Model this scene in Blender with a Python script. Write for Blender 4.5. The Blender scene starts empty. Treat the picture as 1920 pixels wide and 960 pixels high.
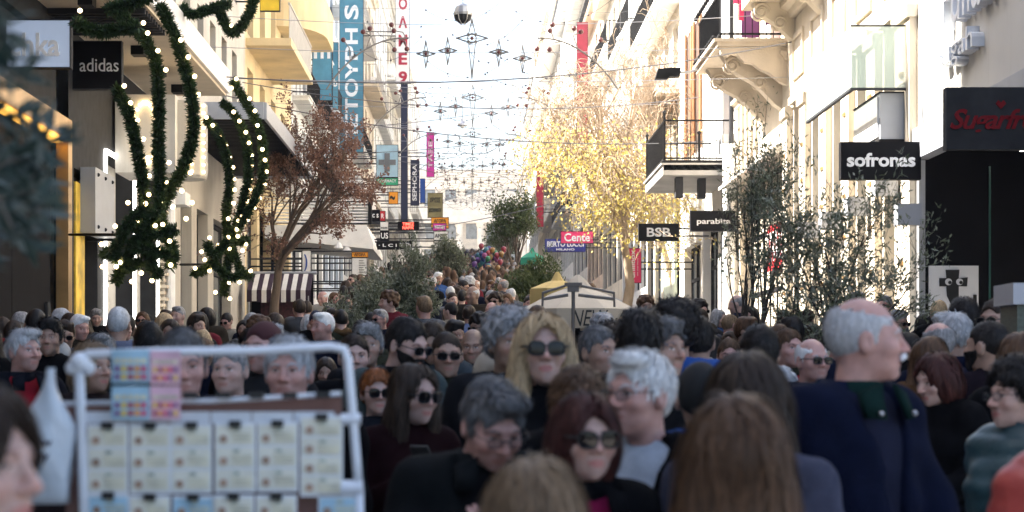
import bpy, math, random
import numpy as np
from math import radians as R, sin, cos, pi
from mathutils import Matrix, Vector
random.seed(7); rng = np.random.default_rng(7)
SC = bpy.context.scene
COL = SC.collection
# ------------------------------------------------------------------ camera, sky, sun, exposure
F = 3733.0                                  # focal length in photograph pixels (70 mm on a 36 mm frame)
VX, VY, EYE = 885.0, 700.0, 1.6             # vanishing point of the street and eye height
cd = bpy.data.cameras.new('camera'); cam = bpy.data.objects.new('camera', cd); COL.objects.link(cam)
cam.location = (0, 0, EYE); cam.rotation_euler = (R(90), 0, 0)
cd.lens = 70; cd.sensor_width = 36; cd.clip_start = 0.1; cd.clip_end = 5000
cd.shift_x = (960 - VX) / 1920; cd.shift_y = (VY - 480) / 1920
cd.dof.use_dof = True; cd.dof.focus_distance = 36.0; cd.dof.aperture_fstop = 4.6
SC.camera = cam
SUN_EL, SUN_AZ = 45.0, 284.0                # azimuth measured clockwise from +Y: from the left, a little ahead
W = bpy.data.worlds.new('World'); SC.world = W; W.use_nodes = True
nt = W.node_tree; bg = nt.nodes['Background']
sky = nt.nodes.new('ShaderNodeTexSky'); sky.sky_type = 'NISHITA'; sky.sun_disc = False
sky.sun_elevation = R(SUN_EL); sky.sun_rotation = R(SUN_AZ); sky.dust_density = 3.5; sky.air_density = 1.0; sky.ozone_density = 1.0
nt.links.new(sky.outputs[0], bg.inputs[0]); bg.inputs[1].default_value = 0.072
sl = bpy.data.lights.new('sun', 'SUN'); sun = bpy.data.objects.new('sun', sl); COL.objects.link(sun)
sl.energy = 5.0; sl.angle = R(0.5); sl.color = (1.0, 0.93, 0.83)
_a, _e = R(SUN_AZ), R(SUN_EL)
sdir = Vector((sin(_a) * cos(_e), cos(_a) * cos(_e), sin(_e)))   # towards the sun
sun.rotation_euler = sdir.to_track_quat('Z', 'Y').to_euler()
sun.location = (0, 0, 60)
SC.view_settings.view_transform = 'Standard'; SC.view_settings.look = 'None'
SC.view_settings.gamma = 1.0; SC.view_settings.use_curve_mapping = False
SC.view_settings.exposure = 2.68
SC.render.engine = 'CYCLES'
SC.cycles.use_denoising = True
SC.cycles.max_bounces = 6; SC.cycles.diffuse_bounces = 3; SC.cycles.transparent_max_bounces = 8
SC.cycles.volume_bounces = 0
SC.cycles.sample_clamp_indirect = 6.0

# ------------------------------------------------------------------ helpers
def gz(d):                                   # the street: level near the camera, then climbing
    t = (d - 14.0) / 4.0
    sp = 4.0 * (math.log1p(math.exp(-abs(t))) + max(t, 0))
    if d > 240: sp = 226 + (1 - math.exp(-(d - 240) / 60)) * 60
    return 0.066 * sp - 0.008
def P(px, py, d): return ((px - VX) / F * d, d, EYE + (VY - py) / F * d)
def PX(px, d): return (px - VX) / F * d
def PZ(py, d): return EYE + (VY - py) / F * d

class MB:
    def __init__(s): s.v = []; s.f = []
    def add(s, vs, fs):
        o = len(s.v); s.v.extend(vs); s.f.extend([tuple(i + o for i in f) for f in fs]); return s
    def box(s, x0, x1, y0, y1, z0, z1):
        x0, x1 = min(x0, x1), max(x0, x1); y0, y1 = min(y0, y1), max(y0, y1); z0, z1 = min(z0, z1), max(z0, z1)
        return s.add([(x0,y0,z0),(x1,y0,z0),(x1,y1,z0),(x0,y1,z0),(x0,y0,z1),(x1,y0,z1),(x1,y1,z1),(x0,y1,z1)],
                     [(0,3,2,1),(4,5,6,7),(0,1,5,4),(1,2,6,5),(2,3,7,6),(3,0,4,7)])
    def quad(s, a, b, c, d): return s.add([a, b, c, d], [(0,1,2,3)])
    def tube(s, pts, r, n=6, cap=True):
        pts = [Vector(p) for p in pts]; m = len(pts)
        rs = r if isinstance(r, (list, tuple)) else [r] * m
        vs = []; ref = None
        for i, p in enumerate(pts):
            t = (pts[min(i + 1, m - 1)] - pts[max(i - 1, 0)])
            if t.length < 1e-9: t = Vector((0, 0, 1))
            t.normalize()
            if ref is None: ref = Vector((1, 0, 0)) if abs(t.x) < 0.8 else Vector((0, 1, 0))
            u = (ref - t * ref.dot(t)).normalized(); w = t.cross(u); ref = u
            for k in range(n):
                a = 2 * pi * k / n
                vs.append(tuple(p + (u * cos(a) + w * sin(a)) * rs[i]))
        fs = [(i*n+k, i*n+(k+1)%n, (i+1)*n+(k+1)%n, (i+1)*n+k) for i in range(m-1) for k in range(n)]
        if cap: fs += [tuple(range(n-1, -1, -1)), tuple((m-1)*n + k for k in range(n))]
        return s.add(vs, fs)
    def lathe(s, prof, c=(0,0,0), n=12, ax='z'):
        vs = []; m = len(prof)
        for r, h in prof:
            for k in range(n):
                a = 2*pi*k/n; u, v = r*cos(a), r*sin(a)
                p = (u, v, h) if ax == 'z' else ((u, h, v) if ax == 'y' else (h, u, v))
                vs.append((c[0]+p[0], c[1]+p[1], c[2]+p[2]))
        fs = [(i*n+k, i*n+(k+1)%n, (i+1)*n+(k+1)%n, (i+1)*n+k) for i in range(m-1) for k in range(n)]
        fs += [tuple(range(n-1,-1,-1)), tuple((m-1)*n+k for k in range(n))]
        return s.add(vs, fs)
    def ball(s, c, r, n=8, m=6, sc=(1,1,1)):
        pr = [(r*sin(pi*i/m), -r*cos(pi*i/m)) for i in range(1, m)]
        vs = [(c[0]+a*cos(2*pi*k/n)*sc[0], c[1]+a*sin(2*pi*k/n)*sc[1], c[2]+h*sc[2]) for a, h in pr for k in range(n)]
        b = len(vs); vs += [(c[0],c[1],c[2]-r*sc[2]), (c[0],c[1],c[2]+r*sc[2])]; q = m-2
        fs = [(i*n+k, i*n+(k+1)%n, (i+1)*n+(k+1)%n, (i+1)*n+k) for i in range(q) for k in range(n)]
        fs += [(b, (k+1)%n, k) for k in range(n)] + [(b+1, q*n+k, q*n+(k+1)%n) for k in range(n)]
        return s.add(vs, fs)
    def prism(s, poly, lo, hi, ax='y'):      # poly in the two other axes (x,z for y; y,z for x; x,y for z)
        n = len(poly)
        def mk(a, b, h): return (a, h, b) if ax == 'y' else ((h, a, b) if ax == 'x' else (a, b, h))
        vs = [mk(a, b, lo) for a, b in poly] + [mk(a, b, hi) for a, b in poly]
        return s.add(vs, [tuple(range(n)), tuple(range(2*n-1, n-1, -1))] + [(i, i+n, (i+1)%n+n, (i+1)%n) for i in range(n)])
    def mesh(s, name='mesh', smooth=False):
        me = bpy.data.meshes.new(name); me.from_pydata(s.v, [], s.f); me.update()
        if smooth: me.shade_smooth()
        return me
def npmesh(v, f, name='mesh', smooth=True):
    me = bpy.data.meshes.new(name); v = np.asarray(v, np.float32); f = np.asarray(f, np.int32); k = f.shape[1]
    me.vertices.add(len(v)); me.vertices.foreach_set('co', v.ravel())
    me.loops.add(f.size); me.loops.foreach_set('vertex_index', f.ravel())
    me.polygons.add(len(f)); me.polygons.foreach_set('loop_start', np.arange(len(f), dtype=np.int32) * k)
    if smooth: me.polygons.foreach_set('use_smooth', np.ones(len(f), bool))
    me.update(calc_edges=True); return me
def fixn(me):
    import bmesh
    b = bmesh.new(); b.from_mesh(me); bmesh.ops.recalc_face_normals(b, faces=b.faces); b.to_mesh(me); b.free(); return me
def obj(name, me, mat=None, parent=None, color=None, loc=None, rot=None, kind=None, label=None):
    if isinstance(me, MB): me = fixn(me.mesh(name))
    o = bpy.data.objects.new(name, me); COL.objects.link(o)
    if mat is not None and me is not None and not me.materials: me.materials.append(mat)
    if parent is not None: o.parent = parent
    if color is not None: o.color = (*color[:3], 1)
    if loc is not None: o.location = loc
    if rot is not None: o.rotation_euler = rot
    if kind: o['kind'] = kind
    if label: o['label'] = label
    return o
def tag(o, label, cat, group=None):
    o['label'] = label; o['category'] = cat
    if group: o['group'] = group
    return o
def thing(name, label, cat, group=None, loc=(0,0,0), rz=0):
    o = bpy.data.objects.new(name, None); COL.objects.link(o); o.location = loc; o.rotation_euler = (0, 0, rz)
    o.empty_display_size = 0.2
    return tag(o, label, cat, group)

# ------------------------------------------------------------------ materials
MATS = {}
def mat(name, col=(.5,.5,.5), rough=.7, nscale=3.0, namt=.12, bump=0.0, bscale=40., metal=0., stretch=None, spec=.5, emit=None, estr=0., objcol=False, coat=0.):
    if name in MATS: return MATS[name]
    m = bpy.data.materials.new(name); m.use_nodes = True; t = m.node_tree; b = t.nodes['Principled BSDF']; L = t.links.new
    b.inputs['Roughness'].default_value = rough; b.inputs['Metallic'].default_value = metal
    b.inputs['Specular IOR Level'].default_value = spec
    if coat: b.inputs['Coat Weight'].default_value = coat
    tc = t.nodes.new('ShaderNodeTexCoord'); mp = t.nodes.new('ShaderNodeMapping'); L(tc.outputs['Object'], mp.inputs[0])
    if stretch: mp.inputs['Scale'].default_value = stretch
    nz = t.nodes.new('ShaderNodeTexNoise'); nz.inputs['Scale'].default_value = nscale; nz.inputs['Detail'].default_value = 6
    L(mp.outputs[0], nz.inputs['Vector'])
    mr = t.nodes.new('ShaderNodeMapRange'); mr.inputs['From Min'].default_value = .3; mr.inputs['From Max'].default_value = .7
    mr.inputs['To Min'].default_value = 1 - namt; mr.inputs['To Max'].default_value = 1 + namt; L(nz.outputs[0], mr.inputs[0])
    mx = t.nodes.new('ShaderNodeVectorMath'); mx.operation = 'SCALE'; L(mr.outputs[0], mx.inputs['Scale'])
    if objcol:
        oi = t.nodes.new('ShaderNodeObjectInfo'); L(oi.outputs['Color'], mx.inputs[0])
    else: mx.inputs[0].default_value = col[:3]
    L(mx.outputs[0], b.inputs['Base Color'])
    if bump:
        n2 = t.nodes.new('ShaderNodeTexNoise'); n2.inputs['Scale'].default_value = bscale; n2.inputs['Detail'].default_value = 4; L(mp.outputs[0], n2.inputs['Vector'])
        bp = t.nodes.new('ShaderNodeBump'); bp.inputs['Strength'].default_value = bump; bp.inputs['Distance'].default_value = .02
        L(n2.outputs[0], bp.inputs['Height']); L(bp.outputs[0], b.inputs['Normal'])
    if emit:
        b.inputs['Emission Color'].default_value = (*emit, 1); b.inputs['Emission Strength'].default_value = estr
    MATS[name] = m; return m
def M(name): return MATS[name]
def weather(name, col, amt=.16, rough=.85, bump=.15):          # painted render with rain streaks and dirt
    m = mat(name, col, rough, .9, amt, bump, 30.)
    t = m.node_tree; L = t.links.new; b = t.nodes['Principled BSDF']
    src = b.inputs['Base Color'].links[0].from_socket
    tc = t.nodes.new('ShaderNodeTexCoord'); mp = t.nodes.new('ShaderNodeMapping'); mp.inputs['Scale'].default_value = (2.2, 2.2, .16); L(tc.outputs['Object'], mp.inputs[0])
    nz = t.nodes.new('ShaderNodeTexNoise'); nz.inputs['Scale'].default_value = 1.7; nz.inputs['Detail'].default_value = 8; nz.inputs['Roughness'].default_value = .7; L(mp.outputs[0], nz.inputs[0])
    rp = t.nodes.new('ShaderNodeMapRange'); rp.inputs['From Min'].default_value = .55; rp.inputs['From Max'].default_value = .8; rp.inputs['To Max'].default_value = .55; L(nz.outputs[0], rp.inputs[0])
    mx = t.nodes.new('ShaderNodeMix'); mx.data_type = 'RGBA'; L(rp.outputs[0], mx.inputs['Factor']); L(src, mx.inputs['A'])
    mx.inputs['B'].default_value = (col[0]*.62, col[1]*.58, col[2]*.52, 1); L(mx.outputs['Result'], b.inputs['Base Color'])
    return m
weather('cream', (.64,.57,.46)); weather('white_wall', (.74,.73,.70)); weather('yellow_wall', (.72,.57,.33)); weather('grey_wall', (.62,.62,.61))
weather('beige', (.56,.52,.45)); weather('warm_grey', (.62,.60,.56)); weather('pale_blue', (.60,.66,.72)); weather('stone', (.58,.50,.40), .2, .9, .35)
weather('greenish', (.55,.62,.52)); weather('peach', (.70,.55,.42)); weather('concrete', (.42,.41,.39), .2, .9, .3)
mat('black_metal', (.010,.010,.011), .65, 6, .2, spec=.15); mat('dark_grey', (.038,.040,.045), .8, 5, .2, spec=.12); mat('charcoal', (.009,.009,.011), .75, 5, .2, spec=.1)
mat('black_panel', (.006,.006,.008), .85, 2, .3, spec=.1); mat('gold', (.42,.27,.12), .35, 3, .15, metal=.6); mat('steel', (.45,.46,.48), .4, 6, .1, metal=.7)
mat('white_paint', (.84,.83,.80), .5, 5, .06); mat('white_plastic', (.74,.78,.84), .35, 8, .05); mat('grey_panel', (.36,.38,.42), .45, 3, .08)
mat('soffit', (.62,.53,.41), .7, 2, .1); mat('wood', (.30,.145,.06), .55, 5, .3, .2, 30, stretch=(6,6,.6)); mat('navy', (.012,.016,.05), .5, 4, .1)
mat('glass', (.022,.026,.030), .12, 1.5, .5, spec=.3); mat('glass_light', (.16,.18,.19), .08, 1.5, .4, spec=.8)
mat('shutter', (.50,.48,.44), .6, 4, .1); mat('red', (.55,.02,.03), .5, 4, .1); mat('crimson', (.42,.02,.05), .6, 4, .15); mat('pink', (.72,.03,.14), .5, 4, .06)
mat('magenta', (.55,.03,.32), .5, 4, .1); mat('blue_sign', (.02,.03,.22), .45, 4, .08); mat('banner_blue', (.10,.30,.42), .6, 3, .12); mat('teal_banner', (.08,.24,.33), .6, 3, .15)
mat('green_sign', (.05,.42,.22), .5, 4, .1); mat('orange', (.85,.33,.02), .5, 4, .1); mat('yellow', (.80,.55,.03), .5, 4, .1); mat('purple', (.14,.03,.16), .6, 4, .1)
mat('violet', (.22,.06,.22), .6, 4, .1); mat('letter_white', (.85,.85,.85), .5, 4, .03); mat('letter_black', (.012,.012,.012), .5, 4, .1)
mat('letter_red', (.20,.006,.012), .6, 4, .1, spec=.2)
mat('lit_white', (.8,.8,.8), .5, 4, 0, emit=(1,.96,.88), estr=1.3); mat('lit_red', (.6,.03,.03), .5, 4, 0, emit=(1,.08,.05), estr=1.0)
mat('lit_amber', (.7,.35,.05), .5, 2, .2, emit=(1,.5,.07), estr=.55); mat('bulb', (.9,.8,.6), .3, 4, 0, emit=(1,.70,.34), estr=2.2)
mat('lit_sign_blue', (.30,.36,.45), .4, 2, .1, emit=(.5,.6,.8), estr=.07)
mat('canvas', (.66,.56,.43), .85, 3, .1, .1, 60); mat('canvas_yellow', (.66,.48,.18), .85, 3, .15); mat('canvas_green', (.03,.28,.19), .8, 3, .15)
mat('stripe_light', (.72,.71,.68), .85, 3, .1); mat('stripe_dark', (.03,.014,.03), .85, 3, .2)
mat('wire', (.10,.10,.11), .6, 5, .1); mat('star_wire', (.15,.145,.14), .6, 5, .1); mat('silver_wire', (.38,.38,.40), .4, 5, .1, metal=.5); mat('ball_red', (.12,.035,.035), .35, 5, .2)
mat('bark', (.12,.088,.065), .9, 8, .3, .6, 25, stretch=(1,1,.3)); mat('bark_pale', (.34,.26,.18), .85, 8, .3, .5, 25, stretch=(1,1,.3)); mat('bark_dark', (.055,.045,.038), .9, 8, .3, .6, 30)
mat('paving', (.30,.28,.26), .8, 2, .2, .2, 20); mat('granite_green', (.055,.075,.06), .5, 60, .5, .15, 90)
mat('twig_grey', (.22,.19,.17), .9, 8, .2)
def leafmat(name, c1, c2, back, trans=.3, rough=.5):
    m = bpy.data.materials.new(name); m.use_nodes = True; t = m.node_tree; L = t.links.new; b = t.nodes['Principled BSDF']; out = t.nodes['Material Output']
    g = t.nodes.new('ShaderNodeNewGeometry'); rp = t.nodes.new('ShaderNodeMix'); rp.data_type = 'RGBA'
    L(g.outputs['Random Per Island'], rp.inputs['Factor']); rp.inputs['A'].default_value = (*c1,1); rp.inputs['B'].default_value = (*c2,1)
    r2 = t.nodes.new('ShaderNodeMix'); r2.data_type = 'RGBA'; L(g.outputs['Backfacing'], r2.inputs['Factor']); L(rp.outputs['Result'], r2.inputs['A']); r2.inputs['B'].default_value = (*back,1)
    L(r2.outputs['Result'], b.inputs['Base Color']); b.inputs['Roughness'].default_value = rough; b.inputs['Specular IOR Level'].default_value = .35
    tr = t.nodes.new('ShaderNodeBsdfTranslucent'); L(rp.outputs['Result'], tr.inputs[0]); ms = t.nodes.new('ShaderNodeMixShader'); ms.inputs[0].default_value = trans
    L(b.outputs[0], ms.inputs[1]); L(tr.outputs[0], ms.inputs[2]); L(ms.outputs[0], out.inputs['Surface']); MATS[name] = m; return m
leafmat('olive_leaf', (.07,.09,.05), (.20,.225,.15), (.28,.30,.24)); leafmat('olive_leaf_blue', (.022,.045,.040), (.06,.09,.075), (.12,.15,.14))
leafmat('yellow_leaf', (.52,.40,.06), (.80,.69,.30), (.70,.58,.20), .4); leafmat('brown_leaf', (.11,.055,.04), (.33,.19,.14), (.25,.15,.11), .35, .8)
leafmat('fir_needle', (.012,.035,.014), (.05,.09,.03), (.03,.06,.02), .1, .6); leafmat('laurel_leaf', (.035,.06,.02), (.12,.14,.05), (.10,.13,.06))
def glassmat(name, col, alpha):
    m = bpy.data.materials.new(name); m.use_nodes = True; t = m.node_tree; b = t.nodes['Principled BSDF']
    b.inputs['Base Color'].default_value = (*col,1); b.inputs['Roughness'].default_value = .05; b.inputs['Alpha'].default_value = alpha; MATS[name] = m
glassmat('clear_glass', (.50,.60,.55), .6); glassmat('plastic_film', (.7,.75,.8), .12)

# ------------------------------------------------------------------ lettering
def text_mesh(body, h, bold=0., ext=.01, shear=0., spacing=1.):
    c = bpy.data.curves.new('text', 'FONT'); c.body = body; c.size = 1.0; c.extrude = 0; c.offset = bold; c.shear = shear; c.space_character = spacing
    c.align_x = 'CENTER'; c.align_y = 'CENTER'; c.resolution_u = 3
    o = bpy.data.objects.new('text', c); COL.objects.link(o)
    bpy.context.view_layer.update()
    me = bpy.data.meshes.new_from_object(o.evaluated_get(bpy.context.evaluated_depsgraph_get()))
    bpy.data.objects.remove(o); bpy.data.curves.remove(c)
    v = np.array([x.co[:] for x in me.vertices]) if len(me.vertices) else np.zeros((0,3))
    f = [tuple(p.vertices) for p in me.polygons]; bpy.data.meshes.remove(me)
    if not len(v): return v, f
    v[:, :2] -= (v[:, :2].min(0) + v[:, :2].max(0)) / 2
    return v, f
def letters(parent, body, cx, cy, cz, w, h, mat_, face='cam', rot=0, bold=0.02, ext=.02, shear=0., spacing=1., name='lettering'):
    """text fitted to a box w x h centred on the point, standing proud of the face by ext"""
    v, f = text_mesh(body, h, bold, ext, shear, spacing)
    if not len(v): return None
    s = np.ptp(v, axis=0); v = v.copy()
    if rot in (90, -90):
        q = 1 if rot == 90 else -1
        v = np.stack([-q*v[:,1], q*v[:,0], v[:,2]], 1); s = np.ptp(v, axis=0)
    v[:,0] *= w / max(s[0], 1e-6); v[:,1] *= h / max(s[1], 1e-6)
    n = len(v); edges = {}
    for a in f:
        for i in range(len(a)):
            e = (a[i], a[(i+1) % len(a)]); edges[tuple(sorted(e))] = edges.get(tuple(sorted(e)), 0) + 1
    side = [(a, b, b+n, a+n) for (a, b), c in edges.items() if c == 1]
    z = np.zeros(n)
    if face == 'cam':   fr = np.stack([cx+v[:,0], cy+z-ext, cz+v[:,1]], 1); bk = np.stack([cx+v[:,0], cy+z, cz+v[:,1]], 1)
    elif face == 'L':   fr = np.stack([cx+z+ext, cy+v[:,0], cz+v[:,1]], 1); bk = np.stack([cx+z, cy+v[:,0], cz+v[:,1]], 1)
    else:               fr = np.stack([cx+z-ext, cy-v[:,0], cz+v[:,1]], 1); bk = np.stack([cx+z, cy-v[:,0], cz+v[:,1]], 1)
    me = bpy.data.meshes.new('lettering'); me.from_pydata([tuple(p) for p in np.concatenate([fr, bk])], [], f + side); me.update()
    return obj(name, me, mat_, parent)
# ------------------------------------------------------------------ ground
XL, XR = -6.0, 6.5
ys = [-40, -20, -5] + list(range(0, 60, 2)) + list(range(60, 260, 8)) + [280, 320, 380, 450, 600, 1000, 3000]
xs = [-3000, -400, -60, -6, -3, 0, 3, 6.5, 60, 400, 3000]
g = MB(); g.v = [(x, y, gz(y)) for y in ys for x in xs]; n = len(xs)
g.f = [(j*n+i, j*n+i+1, (j+1)*n+i+1, (j+1)*n+i) for j in range(len(ys)-1) for i in range(n-1)]
o = obj('ground', g, M('paving')); o['kind'] = 'structure'; o['label'] = 'grey stone paving of the climbing shopping street'

# ------------------------------------------------------------------ buildings
def wall_mb(X, side, y0, y1, z0, z1, ops, depth=.22):
    """a wall sheet on the plane x = X facing the street (side=+1: wall on the right, outward normal -x), with openings (ya,yb,za,zb)"""
    m = MB(); U = sorted({y0, y1, *[a for o in ops for a in o[:2]]}); Z = sorted({z0, z1, *[a for o in ops for a in o[2:4]]})
    for i in range(len(U)-1):
        for j in range(len(Z)-1):
            cy, cz = (U[i]+U[i+1])/2, (Z[j]+Z[j+1])/2
            if any(o[0] < cy < o[1] and o[2] < cz < o[3] for o in ops): continue
            m.quad((X,U[i],Z[j]), (X,U[i+1],Z[j]), (X,U[i+1],Z[j+1]), (X,U[i],Z[j+1]))
    D = X + side*depth
    for a, b, c, d in ops:
        m.quad((X,a,c),(D,a,c),(D,a,d),(X,a,d)); m.quad((X,b,c),(D,b,c),(D,b,d),(X,b,d))
        m.quad((X,a,d),(D,a,d),(D,b,d),(X,b,d)); m.quad((X,a,c),(D,a,c),(D,b,c),(X,b,c))
    return m
def window(par, X, side, y0, y1, z0, z1, depth=.18, fm='white_paint', pm='glass', mull=1, trans=1, sub=True, ft=.07):
    """frame with mullions plus panes, set back in its opening"""
    D = X + side*depth; f = MB(); a, b = D - side*.03, D + side*.04
    f.box(a,b,y0,y0+ft,z0,z1); f.box(a,b,y1-ft,y1,z0,z1); f.box(a,b,y0+ft,y1-ft,z0,z0+ft); f.box(a,b,y0+ft,y1-ft,z1-ft,z1)
    for k in range(mull):
        c = y0+(y1-y0)*(k+1)/(mull+1); f.box(a+side*.004,b-side*.004,c-ft*.4,c+ft*.4,z0+ft,z1-ft)
    for k in range(trans):
        c = z0+(z1-z0)*(k+1)/(trans+1) + (.12*(z1-z0) if trans == 1 else 0); f.box(a+side*.006,b-side*.006,y0+ft,y1-ft,c-ft*.4,c+ft*.4)
    w = obj('window', f, M(fm), par)
    p = MB(); e = D + side*.012; p.box(e, e+side*.012, y0+ft*.5, y1-ft*.5, z0+ft*.5, z1-ft*.5)
    obj('pane', p, M(pm), w); return w
def balcony(par, X, side, y0, y1, z, out=1.1, rail='bars', slabmat='white_paint', railmat='black_metal', th=.16, h=1.0, step=.13):
    """slab, handrail and single balusters"""
    o = X - side*out
    s = MB(); s.box(X, o, y0, y1, z-th, z); s.box(X, o-side*.05, y0-.05, y1+.05, z-.05, z-.005)
    b = obj('balcony', s, M(slabmat), par)
    r = MB(); i = o + side*.05
    for zz in (z+h, z+.12): r.box(i-.02, i+.02, y0+.04, y1-.04, zz-.02, zz+.02); r.box(X, i+side*.02, y0+.03, y0+.07, zz-.02, zz+.02); r.box(X, i+side*.02, y1-.07, y1-.03, zz-.02, zz+.02)
    if rail == 'panel': r.box(i-.012, i+.012, y0+.06, y1-.06, z+.16, z+h-.06); r.box(X, i, y0+.036, y0+.056, z+.16, z+h-.06)
    else:
        yy = y0+.1
        while yy < y1-.05: r.box(i-.009, i+.009, yy-.009, yy+.009, z, z+h); yy += step
        xx = step
        while xx < out-.06:
            for q in (y0+.05, y1-.05): r.box(X-side*xx-.009, X-side*xx+.009, q-.009, q+.009, z, z+h)
            xx += step
    obj('railing', r, M(railmat), b); return b
def mass(par, side, X, y0, y1, z0, z1, m, depth=9., ov=0.):
    b = MB(); b.box(X+side*.3, X+side*depth, y0+.02, y1-.02, z0, z1); return obj('rear_wall', b, M(m), par)
def cornice(par, side, X, y0, y1, z, m, out=.25, h=.3, name='cornice'):
    b = MB(); b.prism([(X, z), (X-side*out*.4, z), (X-side*out*.55, z+h*.4), (X-side*out, z+h*.6), (X-side*out, z+h), (X, z+h)], y0, y1, 'y')
    return obj(name, b, M(m), par)
def ac_unit(par, X, side, y, z):
    b = MB(); b.box(X-side*.02, X-side*.34, y, y+.8, z, z+.55); a = obj('air_conditioner', b, M('white_paint'), par)
    r = MB(); r.lathe([(.22,0),(.22,.02),(.19,.025),(.05,.03)], (X-side*.34, y+.3, z+.28), 12, 'x') if side < 0 else r.lathe([(.22,0),(.22,-.02),(.19,-.025),(.05,-.03)], (X-side*.34, y+.3, z+.28), 12, 'x')
    obj('fan_grille', r, M('dark_grey'), a)
def generic(name, label, side, y0, y1, h, wm, cols, floors, bal='some', shop='glass', seed=0, sub=True, fm='white_paint', z_shop=4.0, setback=0., group='plain blocks lining the street'):
    rs = random.Random(seed); X = (XR if side > 0 else XL) + side*setback; zb = gz(y0) - .6; zt = gz((y0+y1)/2) + h; zs = gz((y0+y1)/2) + z_shop
    t = thing(name, label, 'building', group, (0,0,0)); ops = []; wins = []
    cw = (y1-y0)/cols
    for c in range(cols):
        a = y0 + cw*(c+.5)
        ops.append((a-cw*.40, a+cw*.40, gz(y1)+.1, zs-.75)); wins.append(('s', ops[-1]))
    fh = (zt-zs-.5)/floors
    for fl in range(floors):
        for c in range(cols):
            a = y0+cw*(c+.5); z = zs+fh*fl
            door = bal != 'none' and rs.random() < .6
            op = (a-cw*.27, a+cw*.27, z+(.25 if door else .95), z+min(fh-.5, 2.6)); ops.append(op); wins.append(('w', op))
    obj('wall', wall_mb(X, side, y0, y1, zb, zt, ops), M(wm), t)
    mass(t, side, X, y0, y1, zb, zt-.05, wm)
    for k, op in wins:
        if k == 's': window(t, X, side, *op, depth=.16, fm='dark_grey', pm='glass' if rs.random() < .6 else 'glass_light', mull=1, trans=1, sub=sub)
        elif rs.random() < .25: window(t, X, side, *op, depth=.12, fm='shutter', pm='shutter', mull=1, trans=3, sub=sub)
        else: window(t, X, side, *op, depth=.16, fm=fm, pm='glass' if rs.random() < .7 else 'glass_light', sub=sub)
    if bal != 'none':
        for fl in range(floors):
            z = zs+fh*fl+.16
            if bal == 'full' or rs.random() < .6: balcony(t, X, side, y0+.4, y1-.4, z, rs.choice([.55,.7,.9]), rs.choice(['bars','panel','bars']), wm if rs.random() < .5 else 'white_paint', rs.choice(['black_metal','white_paint','white_paint','shutter']))
    cornice(t, side, X, y0, y1, zt-.3, wm, .35, .35)
    for k in range(2 if y0 < 130 else 0): ac_unit(t, X, side, y0+.8+rs.random()*(y1-y0-2), zs+fh*rs.randint(0, floors-1)+1.4)
    return t

# ---- right side -------------------------------------------------------------------------------
# the shop with the deep black porch, nearest on the right
t = thing('porch_shop_building', 'pale grey fronted shop building with a deep black porch at the right edge', 'building')
m = MB(); m.box(XR, XR+8, 12, 29.0, 5.0, 17.5); obj('upper_wall', m, weather('pale_front', (.52,.51,.48), .06, .6, .05), t)
m = MB(); m.box(XR+.02, XR+8, 28.9, 29.0, .2, 4.998); m.box(XR+3.6, XR+3.8, 12, 28.898, -.3, 4.998); obj('porch_wall', m, M('black_panel'), t)
m = MB(); m.box(XR-.05, XR+3.5, 12, 28.88, 4.86, 4.995); obj('porch_ceiling', m, M('black_panel'), t)
m = MB(); m.box(XR-.08, XR+.12, 12, 29.02, 4.7, 5.15); obj('lintel', m, M('grey_panel'), t)
m = MB(); m.box(XR-.02, XR+.07, 28.86, 29.05, .3, 4.69); obj('corner_trim', m, M('steel'), t)
m = MB(); m.box(7.49, 7.515, 28.84, 28.87, .9, 4.6); obj('door_edge', m, mat('teal_edge', (.03,.12,.10), .3), t)
m = MB(); m.box(7.7, 7.76, 25.5, 28.0, 4.72, 4.84); obj('strip_lamp', m, M('lit_white'), t)
letters(t, 'Fullah', XR, 25.6, 6.62, 2.6, .8, M('white_plastic'), 'R', bold=.0, ext=.16, name='raised_lettering')
letters(t, 'sugah', XR, 26.2, 5.85, 1.9, .4, M('white_plastic'), 'R', bold=.0, ext=.16, name='raised_lettering')
m = MB(); m.box(6.62, 7.34, 28.85, 28.895, 2.51, 3.16)
s = obj('logo_panel', m, M('letter_white')); tag(s, 'white square panel with a black letter mark and two eyes on the black porch wall', 'sign')
m = MB(); m.prism([(6.86,3.10),(7.06,3.10),(7.05,2.98),(7.18,2.99),(7.17,2.86),(7.05,2.86),(7.05,2.72),(7.10,2.62),(7.20,2.60),(7.26,2.66),(7.26,2.74),(7.31,2.74),(7.31,2.60),(7.22,2.53),(7.06,2.53),(6.93,2.61),(6.88,2.72),(6.87,2.86),(6.77,2.86),(6.77,2.98),(6.87,2.98)], 28.835, 28.846, 'y'); obj('letter_mark', m, M('letter_black'), s)
for cx in (6.90, 7.06):
    m = MB(); m.lathe([(.05, 28.832), (.05, 28.825)], (cx, 0, 2.925), 14, 'y'); e = obj('eye', m, M('letter_white'), s)
    m = MB(); m.lathe([(.026, 28.824), (.026, 28.818)], (cx+.018, 0, 2.915), 10, 'y'); obj('pupil', m, M('letter_black'), e)
s = thing('blade_sign', 'dark grey projecting sign with red script lettering Sugarfree', 'sign')
m = MB(); m.box(5.42, 6.49, 22.75, 22.92, 4.16, 4.87); obj('sign_board', m, M('dark_grey'), s)
letters(s, 'Sugarfree', 6.02, 22.75, 4.47, 1.12, .30, M('letter_red'), bold=.02, shear=.35, spacing=.9)
m = MB(); m.prism([(5.98,4.68),(6.04,4.62),(6.10,4.68),(6.07,4.72),(6.04,4.69),(6.01,4.72)], 22.73, 22.745, 'y'); obj('heart', m, M('letter_red'), s)

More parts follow.
